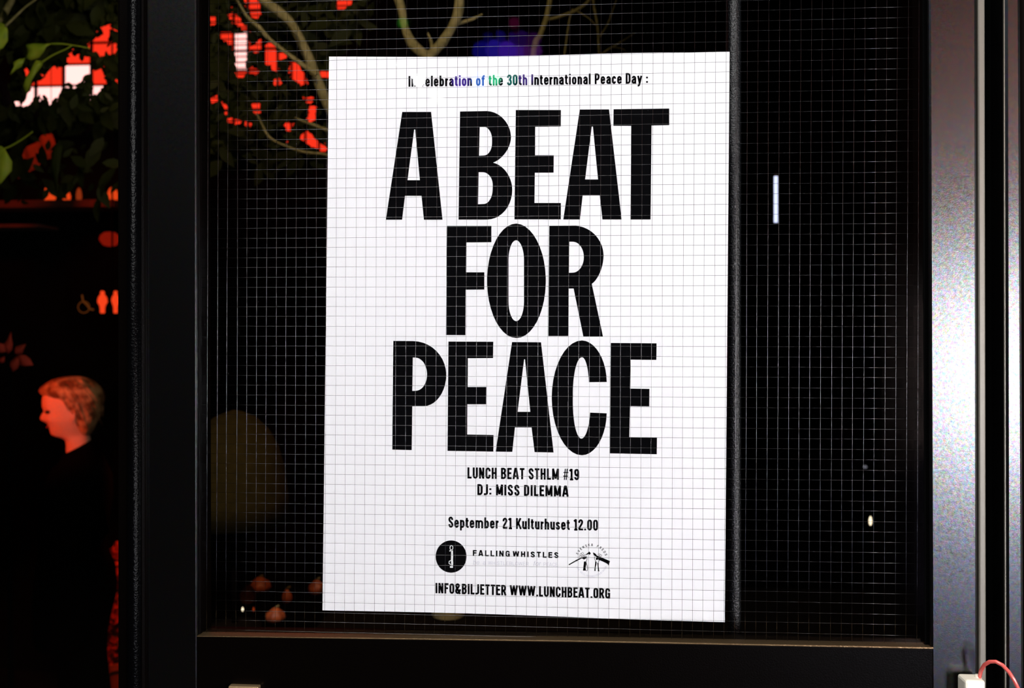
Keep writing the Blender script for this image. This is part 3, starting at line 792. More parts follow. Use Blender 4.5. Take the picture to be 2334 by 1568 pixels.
# tree two: leaning branches left of the poster
t2 = empty('potted_tree', (P(800, 900, 1.5).x, 1.5, zc)); tag(t2, 'leafy tree whose slanting branches cross the glass left of the poster', 'tree')
pc2 = P(800, 1430, 1.5)
pot(t2, pc2.x, 1.5, zc, 0.05, 0.07, 0.12, M['terracotta'])
br([(800,1335),(815,1000),(800,500),(772,300),(745,235),(722,180),(700,125),(668,60),(640,30),(600,0),(560,-40)], [26,26,24,24,24,24,24,20,22,22,14], 1.5, -0.1).build('trunk', M['bark'], t2, smooth=True)
br([(722,170),(690,148),(660,126),(615,90),(590,62),(565,40),(540,0)], [10,12,10,9,11,8,4], 1.40).build('branch', M['bark'], t2, smooth=True)
br([(772,300),(745,296),(715,285),(690,276),(672,268)], [9,8,8,6,3], 1.40).build('branch', M['bark'], t2, smooth=True)
br([(790,365),(740,352),(690,346),(650,332),(615,314),(598,285),(585,258)], [7,6,7,6,7,5,3], 1.40).build('branch', M['bark'], t2, smooth=True)
br([(668,55),(684,90),(690,115)], [5,5,4], 1.38).build('branch', M['bark'], t2, smooth=True)

# tree three: right of centre, bare twigs
t3 = empty('potted_tree', (P(1215, 900, 1.5).x, 1.5, zc)); tag(t3, 'slender tree with bare twigs above the right half of the poster', 'tree')
pot(t3, P(1215, 1430, 1.5).x, 1.5, zc, 0.05, 0.065, 0.10, M['terracotta'])
br([(1215,1335),(1210,900),(1205,400),(1216,130),(1232,80),(1246,40),(1255,-10),(1262,-80)], [20,20,18,15,13,12,12,8], 1.5).build('trunk', M['bark'], t3, smooth=True)
br([(1246,46),(1275,38),(1312,24),(1340,4),(1358,-30)], [7,7,8,7,5], 1.5).build('branch', M['bark'], t3, smooth=True)
br([(1284,140),(1290,100),(1297,50),(1305,20)], [4,4,3.5,2.5], 1.5).build('twig', M['bark'], t3, smooth=True)
br([(1350,-20),(1355,20),(1362,60),(1366,130)], [5,6,5,5], 1.5).build('twig', M['bark'], t3, smooth=True)
br([(1360,130),(1395,108),(1425,90),(1448,74)], [4,5,4,3], 1.5).build('twig', M['bark'], t3, smooth=True)
br([(1366,85),(1385,55),(1398,20),(1408,-10)], [4,4,3,3], 1.5).build('twig', M['bark'], t3, smooth=True)
br([(1312,24),(1340,40),(1358,58)], [3,2.5,2], 1.5).build('twig', M['bark'], t3, smooth=True)
br([(1395,108),(1420,112),(1430,125)], [3,2.5,2], 1.5).build('twig', M['bark'], t3, smooth=True)

# tree four: leafy plant in the side light
t4 = empty('potted_tree', (P(20, 900, 1.6).x, 1.6, 0)); tag(t4, 'leafy tree in the side light with broad yellow green leaves', 'tree')
pot(t4, P(-60, 900, 1.6).x, 1.6, 0, 0.14, 0.18, 0.34, M['terracotta'])
x4 = -60
mb = MB(); branch(mb, [(P(-60,900,1.6).x, 1.6, 0.32), (P(-62,900,1.6).x, 1.6, 1.0), P(-55,600,1.6), P(-30,300,1.6), P(0,60,1.6), P(60,-40,1.6)], [0.022,0.02,0.017,0.014,0.011,0.006])
mb.build('trunk', M['bark'], t4, smooth=True)
br([(12,60),(35,38),(58,16),(80,0),(95,-15)], [5,5,4,4,3], 1.25).build('branch', M['bark'], t4, smooth=True)
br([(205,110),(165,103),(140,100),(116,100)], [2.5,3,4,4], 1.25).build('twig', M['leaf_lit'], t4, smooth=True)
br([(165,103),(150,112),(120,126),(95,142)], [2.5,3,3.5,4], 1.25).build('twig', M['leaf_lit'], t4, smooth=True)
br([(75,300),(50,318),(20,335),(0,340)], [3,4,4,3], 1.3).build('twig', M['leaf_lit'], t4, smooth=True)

def big_leaf(root, outline, ribline, Y, m):
    """broad leaf from its measured outline, domed and 1.5 mm thick"""
    c = (sum(p[0] for p in outline)/len(outline), sum(p[1] for p in outline)/len(outline))
    n = len(outline); vs = []; fs = []
    for lay in (0, 0.0012):
        vs.append(P(c[0], c[1], Y) + Vector((0, lay-0.008, 0)))
        for fr in (0.55, 1.0):
            for i, p in enumerate(outline):
                q_ = P(c[0]+(p[0]-c[0])*fr, c[1]+(p[1]-c[1])*fr, Y)
                vs.append(q_ + Vector((0, lay + (-0.008*(1-fr*fr)) + 0.006*math.sin(i*1.7)*fr, 0)))
    B = 1 + 2*n
    for s in (0, B):
        for i in range(n):
            j = (i+1) % n
            fs.append((s, s+1+i, s+1+j)); fs.append((s+1+i, s+1+n+i, s+1+n+j, s+1+j))
    for i in range(n):
        j = (i+1) % n; fs.append((1+n+i, B+1+n+i, B+1+n+j, 1+n+j))
    mbb = MB(); mbb.add(vs, fs)
    o = mbb.build('leaf', m, root, smooth=True)
    return o
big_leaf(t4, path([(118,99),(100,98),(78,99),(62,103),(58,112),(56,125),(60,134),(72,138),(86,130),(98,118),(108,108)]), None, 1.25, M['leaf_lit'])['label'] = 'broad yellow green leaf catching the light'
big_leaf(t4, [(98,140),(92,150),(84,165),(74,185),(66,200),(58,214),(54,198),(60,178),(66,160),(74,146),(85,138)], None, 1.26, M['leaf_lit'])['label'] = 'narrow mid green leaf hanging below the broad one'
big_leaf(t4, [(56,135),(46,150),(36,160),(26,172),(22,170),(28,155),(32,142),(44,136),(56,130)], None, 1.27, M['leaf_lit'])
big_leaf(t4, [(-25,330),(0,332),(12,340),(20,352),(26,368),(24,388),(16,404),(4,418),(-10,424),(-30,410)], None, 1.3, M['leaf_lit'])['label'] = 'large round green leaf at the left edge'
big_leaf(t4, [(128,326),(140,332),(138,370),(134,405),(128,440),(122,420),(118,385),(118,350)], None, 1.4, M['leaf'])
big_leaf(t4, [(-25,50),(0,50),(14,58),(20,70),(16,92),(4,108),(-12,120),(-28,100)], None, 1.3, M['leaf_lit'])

# leaves: the largest in view one by one, the rest as foliage of each tree
placed.sort(key=lambda t: -t[2]*scale_at(t[3]))
per = {id(t2): 0, id(t4): 0}
rest = {0: MB(), 1: MB()}
for (m, vv, sc, Y, x) in placed:
    root = t4 if x < 300 else t2
    if per[id(root)] < 280:
        per[id(root)] += 1
        o = bpy.data.objects.new('leaf', leaf_me); C.objects.link(o)
        o.parent = root; o.matrix_parent_inverse = Matrix.Translation(-Vector(root.location)); o.matrix_basis = m
    else:
        rest[0 if root is t4 else 1].add(vv, LEAF_F)
for i, root in ((0, t4), (1, t2)):
    o = mesh('foliage', rest[i].v, rest[i].f, M['leaf'], smooth=True); child(o, root); tag(o, kind='stuff')

# ------------------------------------------------------------------ hall furniture seen in the side light
YS = 3.2
a, b = P(-60, 458, YS), P(262, 472, YS)
sh = tag(MB().box((a.x, YS-0.01, b.z), (b.x, YS+0.16, a.z)).build('wall_shelf', M['red_cloth'], bevel=0.003), 'reddish wall shelf holding glowing red candle cups, in the side light', 'shelf')
a, b = P(-60, 512, YS), P(92, 518, YS)
tag(MB().box((a.x, YS-0.01, b.z), (b.x, YS+0.16, a.z)).build('wall_shelf', M['red_cloth'], bevel=0.002), 'thin lower wall shelf under the candle shelf in the side light', 'shelf')
# shelf wall panel to carry them
a = P(-80, 200, YS); b = P(262, 620, YS)
struct('trim_9', MB().box((P(-90, 0, YS).x, YS+0.161, 0.0), (P(265, 0, YS).x, YS+0.20, P(0, 290, YS).z)), M['wall'])

def cup(x, ytop, ybot, w, label, m, tilt=0):
    zc0 = P(x, ybot, YS+0.03); h = P(x, ytop, YS+0.03).z - zc0.z; r = w/2/scale_at(YS+0.03)
    root = empty('candle_cup', zc0); tag(root, label, 'candle', 'candle cups in the side light')
    MB().lathe([(r*0.72,0),(r*0.95,h*0.2),(r,h*0.5),(r*0.8,h*0.8),(r*0.55,h)], tuple(zc0), 20).build('glass_cup', m, root, smooth=True)
    MB().lathe([(r*0.35,0),(r*0.30,h*0.10)], (zc0.x, zc0.y, zc0.z+h*1.0), 12).build('candle', m, root, smooth=True)
cup(113, 427, 458, 28, 'largest red glowing candle cup, left end of the shelf row', M['e_cup'])
cup(152, 436, 458, 18, 'small red candle cup second from the left on the shelf', M['e_cup'])
cup(180, 431, 458, 13, 'thin slanting red candle cup third on the shelf', M['e_cup2'])
cup(257, 429, 458, 24, 'red candle cup at the right end beside the door post', M['e_cup'])
# low round lantern under the shelf
zc0 = P(250, 560, YS); 
ln = empty('hanging_lantern', P(250, 555, YS)); tag(ln, 'dim red round paper lantern beside the door post under the candle shelf', 'lantern')
MB().lathe([(0.012,-0.035),(0.03,-0.03),(0.045,-0.01),(0.048,0.0),(0.042,0.018),(0.026,0.032),(0.01,0.035)], tuple(P(250, 545, YS)), 24).build('paper_globe', M['e_red2'], ln, smooth=True)
MB().tube([P(250, 528, YS), P(250, 474, YS)], 0.0015, 6).build('cord', M['coat'], ln)
# brick red cloth hanging between the leaves
cl = P(72, 355, 2.9)
bn = MB(); nx = 12
out = []
def clothpt(u, v):
    xt = 40 + 75*u + 8*math.sin(v*3); yt = 345 - 40*u + v*(62 - 6*u) + 4*math.sin(u*6)
    q_ = P(xt, yt, 2.9); q_.y += 0.012*math.sin(u*14); return q_
vs = []; fs = []
for lay in (0, 0.002):
    for j in range(7):
        for i in range(nx+1):
            q_ = clothpt(i/nx, j/6); q_.y += lay; vs.append(q_)
NN = 7*(nx+1)
for j in range(6):
    for i in range(nx):
        a_ = j*(nx+1)+i; fs.append((a_, a_+nx+1, a_+nx+2, a_+1)); fs.append((NN+a_, NN+a_+1, NN+a_+nx+2, NN+a_+nx+1))
bn.add(vs, fs); o = bn.build('hanging_cloth', M['red_cloth'], smooth=True)
for u_ in (0.02, 0.98):
    q_ = clothpt(u_, 0); MB().tube([q_, Vector((q_.x, q_.y, 5.4))], 0.0015, 6).build('cord', M['coat']).parent = o
tag(o, 'dim brick red cloth hanging above the candle shelf behind leaves', 'cloth')

# restroom sign
YR = 3.0
sg = empty('restroom_sign', P(225, 690, YR)); tag(sg, 'black restroom sign with lit red people pictograms and a wheelchair symbol', 'sign')
a, b = P(165, 725, YR), P(290, 652, YR)
MB().box((a.x, YR, a.z), (b.x, YR+0.03, b.z)).build('sign_panel', M['frame_dark'], sg, bevel=0.002)
MB().tube([(b.x-0.08, YR+0.015, b.z), (b.x-0.08, YR+0.015, 5.4)], 0.004, 8).build('hanger_rod', M['frame_dark'], sg)
def person_picto(cx_, y0, y1, w, skirt, name):
    h = y1-y0; L = []
    prof = [(0.00,0.10),(0.04,0.20),(0.10,0.22),(0.16,0.18),(0.20,0.30),(0.30,0.44),(0.42,0.50),(0.52,0.44 if not skirt else 0.50),(0.62,0.34),(0.72,0.26),(0.85,0.24),(0.96,0.24),(1.0,0.18)]
    L = [(cx_+w*p_[1], y0+h*p_[0]) for p_ in prof] + [(cx_-w*p_[1], y0+h*p_[0]) for p_ in reversed(prof)]
    MB().prism([P(x, y, YR) for x, y in reversed(L)], YR-0.004, YR+0.001).build(name, M['e_sign'], sg)
person_picto(234, 663, 714, 22, True, 'woman_pictogram')
person_picto(264, 663, 714, 19, False, 'man_pictogram')
wc = MB()
wc.tube([P(191+13*math.cos(t*math.pi/10), 700+13*math.sin(t*math.pi/10), YR-0.004) for t in range(20)], 0.0022, 6, closed=True)
wc.tube([P(187,672,YR-.004), P(189,686,YR-.004), P(197,694,YR-.004), P(205,704,YR-.004), P(213,706,YR-.004)], 0.004, 6)
wc.build('wheelchair_pictogram', M['e_sign2'], sg)['label'] = 'dim orange wheelchair symbol'

# red leaf plant at far left
YL = 1.95
pl = empty('red_leaf_plant', (P(25, 810, YL).x, YL, 0)); tag(pl, 'plant with pointed red leaves at the far left edge above the woman', 'plant')
def red_leaf(base, tip, w):
    (x0, y0), (x1, y1) = base, tip; dx, dy = x1-x0, y1-y0; L = math.hypot(dx, dy); nx_, ny_ = -dy/L, dx/L
    o_ = [(0,0),(0.2,0.32),(0.45,0.5),(0.7,0.35),(1,0),(0.7,-0.35),(0.45,-0.5),(0.2,-0.32)]
    big_leaf(pl, [(x0+dx*t+nx_*w*s, y0+dy*t+ny_*w*s) for t, s in o_], None, YL, M['leaf_red'])
for args in [((18,806),(24,756),18), ((14,802),(-12,782),22), ((34,808),(58,784),20), ((36,812),(74,832),26), ((40,810),(28,848),22), ((10,812),(2,828),12)]:
    red_leaf(*args)
mb = MB(); branch(mb, [(P(22,812,YL).x, YL+0.01, 0.2), (P(15,812,YL).x, YL+0.02, 0.9), P(22,812,YL+0.006)], [0.012,0.008,0.004]); mb.build('stem', M['coat'], pl)
pot(pl, P(22,812,YL).x, YL+0.01, 0, 0.10, 0.13, 0.24, M['terracotta'])

# ------------------------------------------------------------------ the woman in the side light
YM = 2.47
sm = scale_at(YM)
def W3(x, y, off=0.0): q_ = P(x, y, YM); return Vector((q_.x, YM + off, q_.z))
wo = empty('person', (W3(170, 1000).x, YM, 0)); tag(wo, 'woman with short blonde hair and black coat, in profile facing left', 'person')
# head and neck loft: (y px, front x, back x, half width m)
rows = [
 (872,150,178,0.020),(876,132,198,0.040),(884,112,210,0.058),(893,104,217,0.068),(903,99.5,221,0.072),(912,98.5,223,0.074),(920,98.8,223,0.075),(926,99.5,222,0.075),
 (931,102,220,0.074),(936,103.0,218,0.073),(941,101.5,215,0.072),(946,101.5,211,0.071),(951,102,207,0.070),(955,103.5,204,0.069),(959,107,202,0.067),
 (963,111.0,200,0.064),(967,111.5,200,0.062),(970,114.5,200,0.060),(974,114.0,200,0.057),(978,116,201,0.053),(983,116.5,202,0.049),(988,119,203,0.045),
 (992,126,204,0.043),(996,140,205,0.044),(1002,149,206,0.046),(1012,151,207,0.047),(1024,151,207,0.048),(1036,152,207,0.048),(1050,154,207,0.048),(1066,156,207,0.048)]
nose = {936:(1.0,.010),941:(3.5,.012),946:(6.5,.015),951:(8.0,.018),955:(7.0,.018),959:(2.5,.014)}
nn = 40; vs = []; fs = []
for (y, xf, xb, hw) in rows:
    pf, pb2 = W3(xf, y), W3(xb, y); c_ = (pf.x+pb2.x)/2; a_ = (pb2.x-pf.x)/2
    nz, nw = nose.get(y, (0, 0.01))
    for k_ in range(nn):
        t = 2*math.pi*k_/nn
        cx2 = -math.copysign(abs(math.cos(t))**0.85, math.cos(t)); sy = math.copysign(abs(math.sin(t))**0.9, math.sin(t))
        x = c_ + a_*cx2; yy = hw*sy
        if cx2 < 0: yy *= 1.0
        if nz and cx2 < -0.3: x -= nz/sm*math.exp(-(yy/nw)**2)
        # eye sockets
        if 930 < y < 942 and cx2 < 0 and 0.018 < abs(yy) < 0.045: x += 0.004
        vs.append((x, YM+yy, pf.z))
for i in range(len(rows)-1):
    for k_ in range(nn):
        k2 = (k_+1) % nn
        fs.append((i*nn+k_, (i+1)*nn+k_, (i+1)*nn+k2, i*nn+k2))
fs.append(tuple(reversed(range(nn))))
head = MB(); head.add(vs, fs)
# the rest of the body grows from the pelvis with a skin modifier, then everything is fused
zt = W3(180, 1060).z
bx_ = W3(182, 1060).x
def J(dx, dy, z): return Vector((bx_+dx, YM+dy, z))
V = []; Ed = []; Rd = []
def j_(p, r): V.append(p); Rd.append(r); return len(V)-1
def e_(a, b): Ed.append((a, b))
pel = j_(J(-0.04,0,0.84), 0.10); sp1 = j_(J(-0.03,0,0.95), 0.09); sp2 = j_(J(0.01,0,1.02), 0.11); sp3 = j_(J(0.0,0,1.11), 0.085); nk = j_(J(-0.01,0,zt-0.005), 0.052)
e_(pel, sp1); e_(sp1, sp2); e_(sp2, sp3); e_(sp3, nk)
for s in (-1, 1):
    hp = j_(J(-0.04, s*0.075, 0.78), 0.078); kn = j_(J(0.0 - 0.03*s, s*0.09, 0.44), 0.058); an = j_(J(0.04 - 0.05*s, s*0.09, 0.09), 0.036); ft = j_(J(-0.12 - 0.05*s, s*0.09, 0.03), 0.026)
    e_(pel, hp); e_(hp, kn); e_(kn, an); e_(an, ft)
    sh_ = j_(J(0.01, s*0.135, 1.11), 0.046); el = j_(J(-0.01, s*0.14, 0.93), 0.034); wr_ = j_(J(-0.04, s*0.10, 0.84), 0.024); pm = j_(J(-0.07, s*0.09, 0.82), 0.024)
    e_(sp3, sh_); e_(sh_, el); e_(el, wr_); e_(wr_, pm)
    for fi, (dz, ln_) in enumerate(((0.022,0.055),(0.007,0.065),(-0.008,0.06),(-0.022,0.045))):
        f1 = j_(J(-0.06-ln_*0.6, s*0.085, 0.80+dz), 0.0085); f2 = j_(J(-0.06-ln_, s*0.078, 0.79+dz*0.9-0.012), 0.007)
        e_(pm, f1); e_(f1, f2)
    th_ = j_(J(-0.06, s*0.065, 0.835), 0.009); th2 = j_(J(-0.085, s*0.06, 0.83), 0.008); e_(wr_, th_); e_(th_, th2)
me = bpy.data.meshes.new('b'); me.from_pydata([tuple(v) for v in V], Ed, []); me.update()
ob = bpy.data.objects.new('b', me); C.objects.link(ob)
ob.modifiers.new('skin', 'SKIN'); 
for i, r in enumerate(Rd): me.skin_vertices[0].data[i].radius = (r, r)
me.skin_vertices[0].data[0].use_root = True
ss = ob.modifiers.new('ss', 'SUBSURF'); ss.levels = 1; ss.render_levels = 1
dg = bpy.context.evaluated_depsgraph_get(); ev = bpy.data.meshes.new_from_object(ob.evaluated_get(dg))
bpy.data.objects.remove(ob)
allm = MB(); allm.v = [Vector(v) for v in head.v]; allm.f = list(head.f)
allm.f.append(tuple(range(len(head.v)-nn, len(head.v))))
allm.add([v.co for v in ev.vertices], [tuple(p.vertices) for p in ev.polygons])
body = allm.build('body', M['skin'], wo, smooth=True)
rm = body.modifiers.new('fuse', 'REMESH'); rm.mode = 'VOXEL'; rm.voxel_size = 0.0032; rm.use_smooth_shade = True
# eyes (enlarged dark to take in the socket's shade), ear, lips
for s in (-1, 1):
    p = W3(113, 934.5, s*0.036)
    mb = MB()
    mb.lathe([(0.001,-0.0075),(0.008,-0.005),(0.012,0),(0.008,0.005),(0.001,0.0075)], (p.x, p.y-0.016 if s < 0 else p.y+0.016, p.z), 12)
    mb.build('eye', M['eye'], wo, smooth=True)
MB().tube([W3(112, 969, -0.026), W3(111, 970, -0.012), W3(110.4, 970.5, 0), W3(111, 970, 0.012), W3(112, 969, 0.026)], [0.001,0.004,0.0045,0.004,0.001], 8).build('lips', M['leaf_red'], wo, smooth=True)
p = W3(165, 945, -0.072)
MB().tube([p+Vector((0,-.004,0.024)), p+Vector((0.012,-.006,0.018)), p+Vector((0.012,-.006,-0.004)), p+Vector((0.002,-.004,-0.022)), p+Vector((-0.006,-.002,-0.012))], [0.003,0.004,0.004,0.004,0.002], 8).build('ear', M['skin'], wo, smooth=True)
# hair: shell over the skull with locks
hv = []; hf = []
hr = [(857,160,176,0.008),(858.5,146,188,0.024),(861,134,198,0.038),(865,121,207,0.052),(872,108,217,0.067),(880,98,225,0.079),(888,93.5,231,0.086),(895,96,234,0.088),(903,108,236,0.089),(912,120,236,0.088),(922,128,235,0.087),(932,137,233,0.085),(944,150,230,0.083),(956,160,225,0.079),(968,168,220,0.074),(980,176,214,0.066),(990,186,209,0.05)]
rng = random.Random(5)
for i, (y, xf, xb, hw) in enumerate(hr):
    pf, pb2 = W3(xf, y), W3(xb, y); c_ = (pf.x+pb2.x)/2; a_ = (pb2.x-pf.x)/2
    for k_ in range(nn):
        t = 2*math.pi*k_/nn
        wv = 1 + 0.035*math.sin(k_*2.4 + i*0.5) + rng.uniform(-.012, .012)
        hv.append((c_-a_*math.cos(t)*wv, YM+hw*math.sin(t)*wv, pf.z))
for i in range(len(hr)-1):
    for k_ in range(nn):
        k2 = (k_+1) % nn
        hf.append((i*nn+k_, (i+1)*nn+k_, (i+1)*nn+k2, i*nn+k2))
hf.append(tuple(reversed(range(nn)))); hf.append(tuple((len(hr)-1)*nn+k_ for k_ in range(nn)))
hb = MB(); hb.add(hv, hf)
# combed strands over the shell
for k_ in range(46):
    s = rng.uniform(0, 1); side = rng.choice((-1, -1, 1))
    pts = []
    y0 = rng.uniform(864, 884); x0 = rng.uniform(112, 190)
    for j in range(7):
        t = j/6
        x = x0 + (rng.uniform(0, 3) + (60*t*(0.5+s*0.5)) if x0 > 130 else 70*t*(0.3+s)); y = y0 + 90*t*t*(0.4+s*0.7)
        x = min(x, 233)
        # depth follows shell
        bi = min(hr, key=lambda r_: abs(r_[0]-y)); cc = (bi[1]+bi[2])/2; aa = (bi[2]-bi[1])/2
        u = max(-0.97, min(0.97, (x-cc)/aa)); dpt = bi[3]*math.sqrt(1-u*u)*1.04
        pts.append(W3(x, y, side*dpt))
    hb.tube(pts, [0.002,0.005,0.006,0.006,0.005,0.004,0.001], 6)
hb.build('hair', M['hair'], wo, smooth=True)
# coat: (y px, front x, back x, half depth)
cr = [(1016,145,212,0.056),(1024,141,218,0.064),(1044,134,232,0.10),(1062,122,246,0.16),(1085,108,256,0.20),(1130,98,258,0.21),(1180,92,250,0.21),(1220,90,243,0.20),(1250,88,244,0.20),(1290,84,262,0.21),(1330,80,266,0.215),(1360,78,264,0.22),(1400,78,254,0.22),(1425,78,246,0.22),(1445,80,236,0.21),(1452,84,216,0.2)]
cv = []; cf = []
for i, (y, xf, xb, hw) in enumerate(cr):
    pf, pb2 = W3(xf, y), W3(xb, y); c_ = (pf.x+pb2.x)/2; a_ = (pb2.x-pf.x)/2
    for k_ in range(nn):
        t = 2*math.pi*k_/nn; wv = 1 + (0.012*math.sin(k_*1.9) if i > 6 else 0)
        xx = c_-a_*math.cos(t)*wv; zz = pf.z
        if i < 3: zz += (xx - c_)/a_*(0.030, 0.028, 0.018)[i]       # collar rises towards the nape
        cv.append((xx, YM+hw*math.sin(t)*wv, zz))
for i in range(len(cr)-1):
    for k_ in range(nn):
        k2 = (k_+1) % nn
        cf.append((i*nn+k_, (i+1)*nn+k_, (i+1)*nn+k2, i*nn+k2))
cb = MB(); cb.add(cv, cf); co = cb.build('coat', M['coat'], wo, smooth=True)
sd = co.modifiers.new('thick', 'SOLIDIFY'); sd.thickness = 0.004
for s in (-1, 1):
    MB().tube([J(0.01,s*0.125,1.15), J(0.03,s*0.155,1.06), J(0.055,s*0.165,0.95), J(0.0,s*0.165,0.90), J(-0.07,s*0.155,0.86), J(-0.11,s*0.145,0.84)], [0.06,0.066,0.070,0.064,0.056,0.05], 16).build('sleeve', M['coat'], wo, smooth=True)
    MB().tube([J(0.02,s*0.085,0.70), J(-0.03*s,s*0.09,0.44), J(0.04-0.05*s,s*0.09,0.10)], [0.11,0.085,0.062], 16).build('trouser_leg', M['coat'], wo, smooth=True)
    MB().tube([J(0.07-0.05*s,s*0.09,0.055), J(0.0-0.05*s,s*0.09,0.05), J(-0.10-0.05*s,s*0.09,0.035), J(-0.17-0.05*s,s*0.09,0.028)], [0.045,0.05,0.04,0.022], 14).build('shoe', M['coat'], wo, smooth=True)

wo.rotation_euler.z = R(27); wo.scale.x = 0.9
# red shrub behind her back
YB = 3.0
xs, zs = P(248, 1420, YB).x, 0
shb = empty('red_shrub', (xs, YB, 0)); tag(shb, 'dim red leafy shrub behind the woman beside the door post', 'shrub')
pot(shb, xs, YB+0.05, 0, 0.09, 0.12, 0.2, M['terracotta'])
mb = MB(); rng = random.Random(8)
sm_me = bpy.data.meshes.new('leaf'); sm_me.from_pydata(LEAF_V, [], LEAF_F); sm_me.materials.append(M['leaf_red'])
for i in range(520):
    y = rng.uniform(1245, 1515); x = rng.uniform(195, 300)
    if y < 1300 and x < 236: continue
    Y = YB + rng.uniform(-0.05, 0.08); sc = rng.uniform(0.03, 0.06)
    m = leaf_matrix(P(x, y, Y), rng, 0.7) @ Matrix.Scale(sc, 4)
    if i < 200:
        o = bpy.data.objects.new('leaf', sm_me); C.objects.link(o); o.parent = shb; o.matrix_parent_inverse = Matrix.Translation(-Vector(shb.location)); o.matrix_basis = m
    else: mb.add([m @ Vector(v) for v in LEAF_V], LEAF_F)
o = mesh('foliage', mb.v, mb.f, M['leaf_red']); child(o, shb); tag(o, kind='stuff')
mb = MB(); branch(mb, [(xs, YB+0.05, 0.18), (xs+0.01, YB+0.05, 0.40), (xs, YB+0.05, 0.62)], [0.012, 0.01, 0.004]); mb.build('stem', M['bark'], shb)

# ------------------------------------------------------------------ table lamp left of the poster (unlit)
YT = 1.25
st_ = scale_at(YT); lc = P(535, 1190, YT)
lamp = empty('table_lamp', (lc.x, YT, zc)); tag(lamp, 'unlit table lamp with a tall olive dome shade left of the poster', 'lamp')
rr_ = lambda w: w/st_
prof = [(rr_(125), 0.0), (rr_(122), rr_(60)), (rr_(115), rr_(120)), (rr_(100), rr_(175)), (rr_(78), rr_(215)), (rr_(48), rr_(245)), (rr_(18), rr_(258)), (rr_(4), rr_(262))]
MB().lathe(prof, tuple(lc), 48).build('lamp_shade', M['shade'], lamp, smooth=True)
MB().lathe([(0.008,0),(0.008, lc.z-zc-0.02)], (lc.x, YT, zc+0.02), 14).build('stem', M['counter'], lamp, smooth=True)
MB().lathe([(0.07,0),(0.07,0.012),(0.02,0.02)], (lc.x, YT, zc), 28).build('base', M['counter'], lamp, smooth=True)

# small things on the counter, lower left
def on_counter(x, Y): return P(x, 1400, Y).x
def orange(x, y0, y1, w, Y, label, name='orange_fruit', m=None):
    r = w/2/scale_at(Y); z0 = P(x, y1, Y).z
    h = P(x, y0, Y).z - z0
    root = empty(name, (P(x, y0, Y).x, Y, z0))
    return root, r, h, z0
def gourd(x, Y, w, h, label, m):
    r = w/2/scale_at(Y); hh = h/scale_at(Y); X = P(x, 1400, Y).x
    root = empty('gourd', (X, Y, zc)); tag(root, label, 'gourd', 'small gourds on the counter left of the poster')
    prof = [(r*0.3,0),(r*0.8,hh*0.08),(r,hh*0.35),(r*0.9,hh*0.6),(r*0.5,hh*0.8),(r*0.35,hh*0.92),(r*0.12,hh)]
    vs = []; fs = []; n_ = 24
    for (a_, b_) in prof:
        for k_ in range(n_):
            t = 2*math.pi*k_/n_; q2 = a_*(1+0.07*math.cos(t*8)); vs.append((X+q2*math.cos(t), Y+q2*math.sin(t), zc+b_))
    for i in range(len(prof)-1):
        for k_ in range(n_): fs.append((i*n_+k_, i*n_+(k_+1)%n_, (i+1)*n_+(k_+1)%n_, (i+1)*n_+k_))
    fs.append(tuple(range(n_))); fs.append(tuple((len(prof)-1)*n_+k_ for k_ in range(n_)))
    mb = MB(); mb.add(vs, fs); mb.build('rind', m, root, smooth=True)
    MB().tube([(X, Y, zc+hh*0.98), (X+0.004, Y, zc+hh*1.06), (X+0.01, Y, zc+hh*1.12)], [0.004,0.003,0.003], 8).build('stalk', M['bark'], root, smooth=True)
gourd(566, 1.48, 38, 44, 'orange gourd below the olive lamp, left of the group', M['orange'])
gourd(628, 1.32, 46, 34, 'orange gourd nearest the glass left of the poster corner', M['orange'])
gourd(654, 1.49, 24, 34, 'small orange gourd behind, close to the poster corner', M['orange'])
gourd(722, 1.585, 40, 34, 'gourd partly hidden by the lower left poster edge', M['orange'])
gourd(592, 1.60, 52, 34, 'flat dull gourd at the back below the olive lamp', M['orange'])
for i, (x, lab) in enumerate(((537, 'left one of the tiny tea lights on the counter'), (553, 'brightest tiny tea light on the counter'), (578, 'right pale tiny tea light on the counter'))):
    Y = 1.40; X = P(x, 1390, Y).x
    root = empty('tea_light', (X, Y, zc)); tag(root, lab, 'candle', 'tea lights on the counter')
    hz = P(x, 1393, Y).z - zc
    MB().lathe([(0.006,0),(0.0065,hz*0.9),(0.006,hz)], (X, Y, zc), 16).build('holder', M['counter'], root, smooth=True)
    MB().lathe([(0.001,0),(0.0032,0.004),(0.0022,0.008),(0.0004,0.012)], (X, Y, zc+hz), 10).build('flame', M['e_bulb'] if i == 1 else M['e_cup2'], root, smooth=True)

# terracotta trough beside the olive pot
a, b = P(958, 1432, 1.52), P(1102, 1388, 1.52)
tr = empty('planter_trough', ((a.x+b.x)/2, 1.52, zc)); tag(tr, 'low terracotta trough behind the olive pot under the poster', 'planter')
MB().prism([Vector((a.x+0.01,0,zc)), Vector((b.x-0.01,0,zc)), Vector((b.x,0,zc+0.045)), Vector((a.x,0,zc+0.045))], 1.48, 1.56).build('trough', M['terracotta'], tr, bevel=0.004)
MB().box((a.x+0.008, 1.488, zc+0.044), (b.x-0.008, 1.552, zc+0.047)).build('soil', M['soil'], tr)

